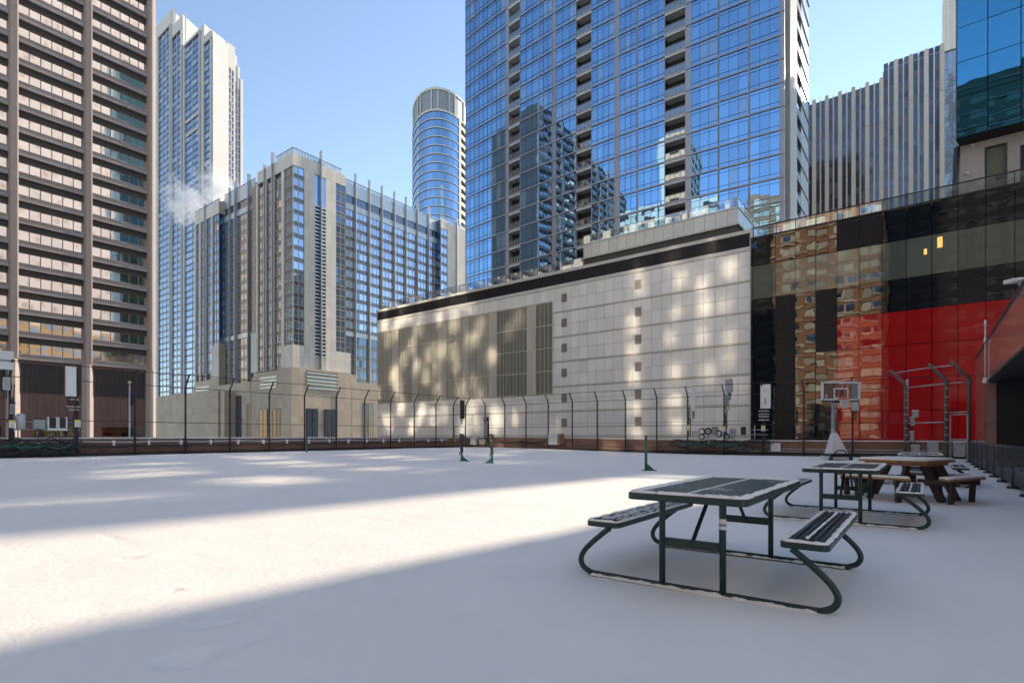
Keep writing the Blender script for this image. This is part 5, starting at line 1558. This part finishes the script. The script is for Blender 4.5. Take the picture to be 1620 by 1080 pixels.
def equipment():
    A = 'antenna'; B = 'equipment box'
    # left group
    eq(PL,'panel_antenna',A,'big pale grey antenna box high on the fence at the left edge of the photo',-6,19.5,556,585,'white_p',.35,ex_antenna)
    eq(PL,'radio_unit',B,'small white radio box on the leftmost fence mast, below the big antenna box',4,15,597,617,'white_p',.2,ex_rru)
    eq(PL,'radio_unit',B,'blue grey radio box low on the leftmost fence mast, above its warning sign',14.5,22.5,639,655,'bluegrey_p',.18,ex_rru)
    eq(PL,'panel_antenna',A,'tall white panel antenna on the fence in front of the brown office block louvre',102.5,119,580,627,'white_p',.2,ex_antenna)
    eq(PL,'radio_unit',B,'pale blue grey ribbed radio box with a handle, left of the two black radio boxes',51.5,69,664,678,'grey_p',.25,ex_rru)
    def cap(t, fc, s0, s1, z0, z1, d0, d1):
        k = MB()
        for a in (s0-.03, s1-.02): k.fbox(fc, a, a+.05, z0-.03, z1+.04, d0, d1+.02)
        k.fbox(fc, s0, s1, z0-.02, z0+.08, d1, d1+.03); k.build('white_side', M['white_p'], t)
    eq(PL,'radio_unit',B,'black radio box with white sides, left one of a pair on the left parapet',75,87.5,661,680,'blackp',.2,cap)
    eq(PL,'radio_unit',B,'black radio box with white sides, right one of a pair on the left parapet',91,103,661,680,'blackp',.2,cap)
    # grey canister
    s = PL.s_at(31.5); z0, z1 = PL.z_at(31.5, 679), PL.z_at(31.5, 654)
    t = MB(); t.tube([PL.pt(s,z0,.15),PL.pt(s,z1-.08,.15),PL.pt(s,z1-.02,.15),PL.pt(s,z1,.15)], [.16,.16,.13,.06], 16); o = t.build('canister', M['grey_p']); tag(o, 'upright grey canister beside the leftmost warning sign', 'canister')
    # frame carrying the left boxes
    f = MB()
    for py in (667, 679): f.tube([PL.pt(PL.s_at(24), PL.z_at(24, py), -.05), PL.pt(PL.s_at(127), PL.z_at(127, py+.4), -.05)], .03, 8)
    for px in (29, 60, 97, 122): f.tube([PL.pt(PL.s_at(px), 1.0, -.06), PL.pt(PL.s_at(px), PL.z_at(px, 664), -.06)], .025, 8)
    o = f.build('pipe_rack', M['galv']); tag(o, 'galvanised pipe frame carrying the radio boxes on the left parapet', 'frame')
    def sign(fc, px0, px1, py0, py1, label):
        t = eq(fc,'warning_sign','sign',label,px0,px1,py0,py1,'white_p',.02,None,.28,.002,'yellow topped warning signs on the fences')
        s0, s1 = sorted((fc.s_at(px0), fc.s_at(px1))); pc = (px0+px1)/2; z1, z0 = fc.z_at(pc, py0), fc.z_at(pc, py1); h = z1-z0; c = (s0+s1)/2
        m = MB(); m.fbox(fc, s0+.01, s1-.01, z1-h*.27, z1-.01, .30, .304); m.build('yellow_stripe', M['yellow'], t)
        m = MB(); w = (s1-s0)*.2; m.face([fc.pt(c-w, z0+h*.42, .306), fc.pt(c+w, z0+h*.42, .306), fc.pt(c, z0+h*.68, .306)]); m.build('triangle', M['yellow'], t)
        m = MB()
        for k in range(3): m.fbox(fc, s0+(s1-s0)*.2, s1-(s1-s0)*.2, z0+h*(.10+.1*k), z0+h*(.13+.1*k), .301, .304)
        m.build('print', M['ventm'], t)
    sign(PL, 11.5, 22, 664.5, 676.5, 'yellow topped white warning sign on the leftmost fence mast')
    sign(PL, 115, 124.5, 664, 675.5, 'yellow topped white warning sign under the tall white panel antenna on the left')
    sign(PR, 1087.5, 1094, 672.5, 680.5, 'yellow topped white warning sign left of the cable coils on the far right fence')
    sign(PR, 1143.2, 1149.5, 674, 682, 'yellow topped white warning sign right of the cable coils on the far right fence')
    sign(PR, 1206, 1212.3, 673, 681.5, 'yellow topped white warning sign on the mast in front of the black glass')
    # right group
    eq(PR,'panel_antenna',A,'slim white panel antenna on the far right fence in front of the white panel wall',1094,1100.5,617,650,'white_p',.18,ex_antenna)
    eq(PR,'panel_antenna',A,'grey antenna box standing above the fence top near the corner of the white panel wall',1149,1160,600,620,'bluegrey_p',.25,ex_antenna)
    eq(PR,'radio_unit',B,'slim blue grey radio box right below the high grey antenna box',1147.5,1153.5,624,640,'bluegrey_p',.2,ex_rru)
    def cut(t, fc, s0, s1, z0, z1, d0, d1):
        ex_antenna(t, fc, s0, s1, z0, z1, d0, d1); c = (s0+s1)/2
        m = MB(); m.tube([fc.pt(c+.1*math.cos(i*.524), z1-(z1-z0)*.25+.1*math.sin(i*.524), d1+.005) for i in range(12)], .012, 6, closed=True); m.fbox(fc, c-.07, c+.04, z0+.25, z0+.65, d1, d1+.01); m.build('fitting', M['bluegrey_p'], t)
    eq(PR,'panel_antenna',A,'broad white panel antenna with a round fitting in front of the black glass',1204,1219.5,608,646,'white_p',.2,cut)
    eq(PR,'panel_antenna',A,'grey panel antenna just behind the basketball backboard',1348,1359,606,649.5,'grey_p',.2,ex_antenna)
    m = MB()
    s = PR.s_at(1209)
    for py in (650, 655, 659, 664):
        z = PR.z_at(1209, py); m.fbox(PR, s-.3, s+.3, z-.035, z+.035, .0, .12)
    o = m.build('mount_bracket', M['galv']); tag(o, 'stack of grey mounting brackets under the broad white panel antenna', 'bracket')
    m = MB(); s = PL.s_at(118)
    for py, w in ((632,.22),(643,.34),(648,.25)):
        z = PL.z_at(118, py); m.fbox(PL, s-w, s+w*.6, z-.025, z+.025, 0, .12)
    o = m.build('mount_bracket', M['galv']); tag(o, 'grey mounting brackets below the tall white panel antenna on the left', 'bracket')
    eq(PR,'junction_box',B,'pale grey junction box left of the cable coils',1096,1103.5,681,690.5,'grey_p',.2,ex_box)
    eq(PR,'junction_box',B,'dark grey upright box right of the cable coils',1127,1136,674,688,'ventm',.2,ex_box)
    eq(PR,'junction_box',B,'blue grey box with black leads between the last two masts',1155,1165,679,689,'bluegrey_p',.2,ex_rru)
    eq(PR,'junction_box',B,'black box near the foot of the corner of the black glass hall',1173,1180.5,674,688,'blackp',.2,ex_box)
    G = 'coils of cable hung on the far right fence'
    for i, (px, py, r, mt, lab) in enumerate(((1111,682.5,.21,'cable_b','upper black coil of cable'),(1121,682,.22,'cable_b','coil of cable on a white plate, right of the black ones'),(1111,690.5,.2,'cable_b','lower black coil of cable'),(1118.5,690.5,.17,'galv','small grey coil of cable'),(1137.5,686,.22,'cable_b','coil of cable below the dark grey upright box'),(1151,690,.17,'cable_b','small black coil of cable by the last white warning sign'))):
        s = PR.s_at(px); z = PR.z_at(px, py); m = MB()
        for k in range(3):
            rr = r*(1-.07*k); m.tube([PR.pt(s+rr*math.cos(a*.3927), z+rr*math.sin(a*.3927), .1+.04*k) for a in range(16)], .028, 6, closed=True)
        o = m.build('cable_coil', M[mt]); tag(o, lab, 'cable coil', G)
        if i == 1:
            b = MB(); b.fbox(PR, s-.3, s+.25, z-.25, z+.3, -.02, .03); b.build('backing_plate', M['white_p'], o)
    f = MB()
    for px in (1105, 1122): f.tube([PR.pt(PR.s_at(px), .55, .1), PR.pt(PR.s_at(px), .98, .1)], .03, 6)
    f.tube([PR.pt(PR.s_at(1105), .96, .1), PR.pt(PR.s_at(1122), .96, .1)], .03, 6)
    o = f.build('pipe_rack', M['white_p']); tag(o, 'small white pipe frame under the cable coils', 'frame')
    f = MB()
    for py in (679.5, 687): f.tube([PR.pt(PR.s_at(1184), PR.z_at(1184, py), .1), PR.pt(PR.s_at(1216), PR.z_at(1216, py+.3), .1)], .025, 6)
    f.tube([PR.pt(PR.s_at(1194.5), 1.0, .1), PR.pt(PR.s_at(1194.5), PR.z_at(1194, 673), .1)], .03, 6)
    o = f.build('pipe_rack', M['galv']); tag(o, 'grey pipe rack left of the mast in front of the black glass', 'frame')
    eq(PR,'junction_box',B,'small white square box on the brick parapet left of the basketball hoop',1218,1233.5,700.5,714,'white_p',.12,None,-.3)
    # corner of the court
    eq(PL,'panel_antenna',A,'dark blue grey panel antenna on the corner gate post',727.5,732.5,633,662,'post',.2,ex_antenna)
    eq(PR,'radio_unit',B,'upper dark box on the corner mast',767,772.5,660,666.5,'post',.25,ex_rru)
    eq(PR,'radio_unit',B,'lower dark box on the corner mast',768,774,669,690,'post',.25,ex_rru)
    eq(PR,'junction_box',B,'grey box low on the parapet in the far corner',746.5,755.5,692,703,'grey_p',.25,ex_box)
    eq(PR,'junction_box',B,'cream box on short legs low in the far corner',760.5,768,695,702,'band',.25,ex_box)
    eq(PR,'junction_box',B,'big pale box with a rusty side on the parapet, right of the far corner',873,887,686,703,'grey_p',.5,lambda t,fc,s0,s1,z0,z1,d0,d1: (lambda m: (m.fbox(fc,s0-.22,s0-.01,z0+.05,z1,d0-.2,d1-.05), m.build('rusty_side', M['brick'], t)))(MB()))
    # by the stout corner fence
    PC = FacU(35.9, -6, 12)
    eq(PC,'junction_box',B,'pale box at the top of the equipment mast right of the basketball hoop',1443,1453.5,649.5,659.5,'grey_p',.25,ex_box)
    eq(PC,'junction_box',B,'pale upright box halfway up the equipment mast right of the basketball hoop',1440,1447,660,673,'grey_p',.2,ex_box)
    eq(PC,'junction_box',B,'narrow pale box low on the equipment mast right of the basketball hoop',1439.5,1446,682,698,'grey_p',.2,ex_box)
    eq(PC,'junction_box',B,'squat pale box on the parapet at the foot of the equipment mast',1441.5,1455,704,716,'grey_p',.25,ex_box)
    eq(PC,'junction_box',B,'grey cabinet left of the small gate frame',1467,1484.5,698,721,'grey_p',.3,ex_box)
    eq(PC,'junction_box',B,'grey cabinet behind the small gate frame, beside the green hose',1508.5,1526.5,699,722,'grey_p',.3,ex_box)
    m = MB(); s = PC.s_at(1435)
    m.tube([PC.pt(s, 0, 0), PC.pt(s, 4.25, 0)], .05, 8)
    o = m.build('equipment_mast', M['galv']); tag(o, 'slim grey mast behind the stout bent post right of the basketball hoop', 'mast')
    m = MB()
    for k in range(9):
        a = PC.pt(s+rng.uniform(-.15,.15)-.1, 2.2-rng.random()*.4, .12); pts = [a]
        for q in range(8): pts.append(pts[-1]+Vector((rng.uniform(-.09,.09), rng.uniform(-.05,.05), -.26)))
        m.tube(pts, .018, 5)
    o = m.build('cable_tangle', M['cable_b']); tag(o, 'tangle of black leads hanging down the equipment mast', 'cable')
    h = MB(); pts = []
    for i in range(25):
        a = i/24*math.pi*1.25; pts.append(PC.pt(PC.s_at(1532)+.28*math.cos(a+1.2), .55+.5*math.sin(a+1.2), .35))
    h.tube(pts, .022, 8); o = h.build('garden_hose', M['cable_g']); tag(o, 'bright green hose looped beside the mesh screen', 'hose')
    # cables along the parapets
    def bundle(fc, px0, px1, n, zlo, zhi, mat, r, label, name='cable_bundle', sag=.12, seed=1, d=.12):
        rr = random.Random(seed); m = MB()
        for k in range(n):
            a, b = fc.s_at(px0)+rr.uniform(-.4,.4), fc.s_at(px1)+rr.uniform(-.4,.4); z = rr.uniform(zlo, zhi); ph = rr.random()*6; dd = d+rr.uniform(-.06,.1)
            m.tube([fc.pt(a+(b-a)*i/28, z+sag*math.sin(ph+i*.55)*rr.uniform(.3,1), dd+.03*math.sin(i+ph)) for i in range(29)], r*rr.uniform(.7,1.2), 6)
        o = m.build(name, M[mat]); tag(o, label, 'cables')
    bundle(PL, -10, 122, 5, .62, .95, 'cable_g', .022, 'loose green cables strung along the parapet below the left radio boxes', seed=3)
    bundle(PL, -10, 124, 16, .35, 1.02, 'cable_b', .028, 'messy bundle of black cables along the parapet below the left radio boxes', seed=4, sag=.16)
    bundle(PR, 1075, 1170, 5, .42, .75, 'cable_g', .022, 'green cables strung along the parapet below the cable coils', seed=5)
    bundle(PR, 1065, 1215, 12, .25, .9, 'cable_b', .026, 'bundle of black cables drooping along the parapet below the cable coils', seed=6, sag=.16)
    bundle(PR, 790, 880, 6, .55, .95, 'cable_b', .03, 'black cables running along the parapet to the big pale box', seed=8, sag=.08)
    bundle(PR, 890, 1060, 3, .45, .8, 'cable_b', .02, 'black cables looping along the middle of the far parapet', seed=9, sag=.1)
    bundle(PL, 120, 300, 3, .6, .85, 'cable_b', .016, 'loose black cables along the parapet right of the left radio boxes', seed=10, sag=.05)
    for fc, px, n, z0, z1, lab, sd in ((PR,1091,7,1.2,3.6,'black leads running down the mast of the slim white panel antenna',21),(PR,1148,7,1.2,3.4,'black leads running down the mast under the grey antenna box',22),(PL,17,9,.6,3.6,'black leads running down the leftmost fence mast',23),(PL,118,7,.8,3.4,'black leads running down the mast of the tall white panel antenna',24),(PR,773,6,.6,3.4,'black leads running down the corner mast',25),(PR,1209,5,.6,2.4,'black leads running down the mast in front of the black glass',26)):
        rr = random.Random(sd); m = MB(); s = fc.s_at(px)
        for k in range(n):
            x = s+rr.uniform(-.09,.09); zz = rr.uniform((z0+z1)/2, z1); pts = []
            for i in range(9): pts.append(fc.pt(x+rr.uniform(-.05,.05), zz+(z0-zz)*i/8, .08+rr.uniform(-.03,.05)))
            m.tube(pts, .02, 5)
        o = m.build('cable_run', M['cable_b']); tag(o, lab, 'cables')
equipment()

def flag():
    V = 50; r = ray(205); uu, vv = UV(r.x, r.y); D = V/vv; X = (205-810)/860*D
    zt = EYE+(690-603)/860*D
    t = thing('flagpole', 'white flagpole with a gold ball, standing before the brown office block', 'flagpole', (X, D, G0))
    m = MB(); m.tube([(X,D,G0),(X,D,zt-.2)], [.09,.05], 10); m.build('pole', M['white_p'], t)
    b = MB(); b.sphere((X,D,zt-.1), .13); b.build('ball', M['band'], t)
    f = MB(); nx, nz = 8, 18; w, h = .5, 1.3; z1 = zt-.45
    for side in (0,):
        base = len(f.v)
        for j in range(nz+1):
            q = j/nz
            for i in range(nx+1):
                p = i/nx; wid = w*(.45+.55*math.sin(math.pi*min(1,q*1.05+.12)))
                f.v.append((X+.06+wid*p, D+.10*math.sin(p*9+q*2), z1-h*q-.35*p*(1-.3*q)))
        for j in range(nz):
            for i in range(nx):
                a = base+j*(nx+1)+i; f.f.append((a,a+1,a+nx+2,a+nx+1)); f.r.append(.5); f.smooth.append(True)
    o = f.build('flag', M['flag']); tag(o, 'limp navy flag hanging from the flagpole', 'flag')
    # red canton band near the hoist, on the cloth itself
    m = MB(); base = len(m.v)
    for j in range(5):
        for i in range(4):
            v = f.v[j*(nx+1)+i]; m.v.append((v[0], v[1]-.012, v[2]))
    for j in range(4):
        for i in range(3):
            a = j*4+i; m.f.append((a,a+1,a+5,a+4)); m.r.append(.5); m.smooth.append(True)
    m.build('red_stripe', M['flag_r'], o)
flag()

def steam():
    m, nt, out = newmat('steam')
    v = nt.nodes.new('ShaderNodeVolumePrincipled'); v.inputs['Color'].default_value = (.95,.96,.98,1); v.inputs['Anisotropy'].default_value = .2
    tc = nt.nodes.new('ShaderNodeTexCoord')
    ln = nt.nodes.new('ShaderNodeVectorMath'); ln.operation = 'LENGTH'; nt.links.new(tc.outputs['Object'], ln.inputs[0])
    nz = N(nt, 'ShaderNodeTexNoise', Scale=2.6, Detail=7, Roughness=.68); nt.links.new(tc.outputs['Object'], nz.inputs['Vector'])
    fall = mathn(nt, 'SUBTRACT', 1.0, ln.outputs['Value'])
    d = mathn(nt, 'ADD', mathn(nt, 'MULTIPLY', nz.outputs['Fac'], 3.2), mathn(nt, 'MULTIPLY_ADD', fall, 1.1, -2.0))
    d = mathn(nt, 'MULTIPLY', mathn(nt, 'MAXIMUM', d, 0.0), .38)
    nt.links.new(d, v.inputs['Density']); nt.links.new(v.outputs[0], out.inputs['Volume'])
    def puff(px, py, D, rx, rz, lab, rot=0):
        X = (px-810)/860*D; Z = EYE+(690-py)/860*D
        me = bpy.data.meshes.new('steam_plume'); b = MB(); b.sphere((0,0,0), 1, 24, 16); me.from_pydata(b.v, [], b.f); me.materials.append(m); me.update()
        o = bpy.data.objects.new('steam_plume', me); COL.objects.link(o); o.location = (X, D, Z); o.scale = (rx, 14, rz); o.rotation_euler = (0, rot, 0)
        o['kind'] = 'stuff'; tag(o, lab, 'steam'); 
    puff(292, 320, 235, 14.5, 11.5, 'white steam drifting low between the stepped tower and the hotel')
    puff(346, 300, 245, 13, 12, 'thin white steam rising across the sunlit flank of the stepped tower')
steam()

# ================================================================== light, sky, camera
AZ, EL = 43.5, 27.5
S = Vector((math.sin(R(AZ))*math.cos(R(EL)), math.cos(R(AZ))*math.cos(R(EL)), math.sin(R(EL))))
sl = bpy.data.lights.new('sun', 'SUN'); sl.energy = 2.4; sl.angle = R(.53); sl.color = (1.0,.95,.865)
so = bpy.data.objects.new('sun', sl); COL.objects.link(so); so.rotation_euler = S.to_track_quat('Z', 'Y').to_euler()
w = bpy.data.worlds.new('World'); scene.world = w; w.use_nodes = True
nt = w.node_tree; nt.nodes.clear()
o = nt.nodes.new('ShaderNodeOutputWorld'); bg = nt.nodes.new('ShaderNodeBackground'); sk = nt.nodes.new('ShaderNodeTexSky')
sk.sky_type = 'NISHITA'; sk.sun_disc = False; sk.sun_elevation = R(EL); sk.sun_rotation = R(AZ); sk.altitude = 200; sk.air_density = 1.0; sk.dust_density = 0.0; sk.ozone_density = 3.2
bg.inputs['Strength'].default_value = .138
nt.links.new(sk.outputs[0], bg.inputs[0]); nt.links.new(bg.outputs[0], o.inputs[0])

cam = bpy.data.cameras.new('camera'); co = bpy.data.objects.new('camera', cam); COL.objects.link(co)
co.location = (0, 0, EYE); co.rotation_euler = (R(90), 0, 0)
cam.sensor_width = 36; cam.lens = 36*F/1620; cam.shift_y = (HY-540)/1620; cam.clip_end = 6000; cam.clip_start = .05
scene.camera = co
scene.view_settings.view_transform = 'Standard'; scene.view_settings.look = 'None'; scene.view_settings.gamma = 1; scene.view_settings.use_curve_mapping = False
scene.view_settings.exposure = 1.25
scene.view_settings.use_white_balance = True; scene.view_settings.white_balance_temperature = 8000; scene.view_settings.white_balance_tint = 12
c = scene.cycles
c.max_bounces = 7; c.diffuse_bounces = 3; c.glossy_bounces = 4; c.transparent_max_bounces = 12; c.transmission_bounces = 4; c.volume_bounces = 2
c.caustics_reflective = True; c.blur_glossy = 0.0; c.use_guiding = True; c.use_surface_guiding = True; c.use_volume_guiding = False; c.guiding_training_samples = 64; c.caustics_refractive = False; c.sample_clamp_indirect = 10
c.use_denoising = True
c.volume_step_rate = 4
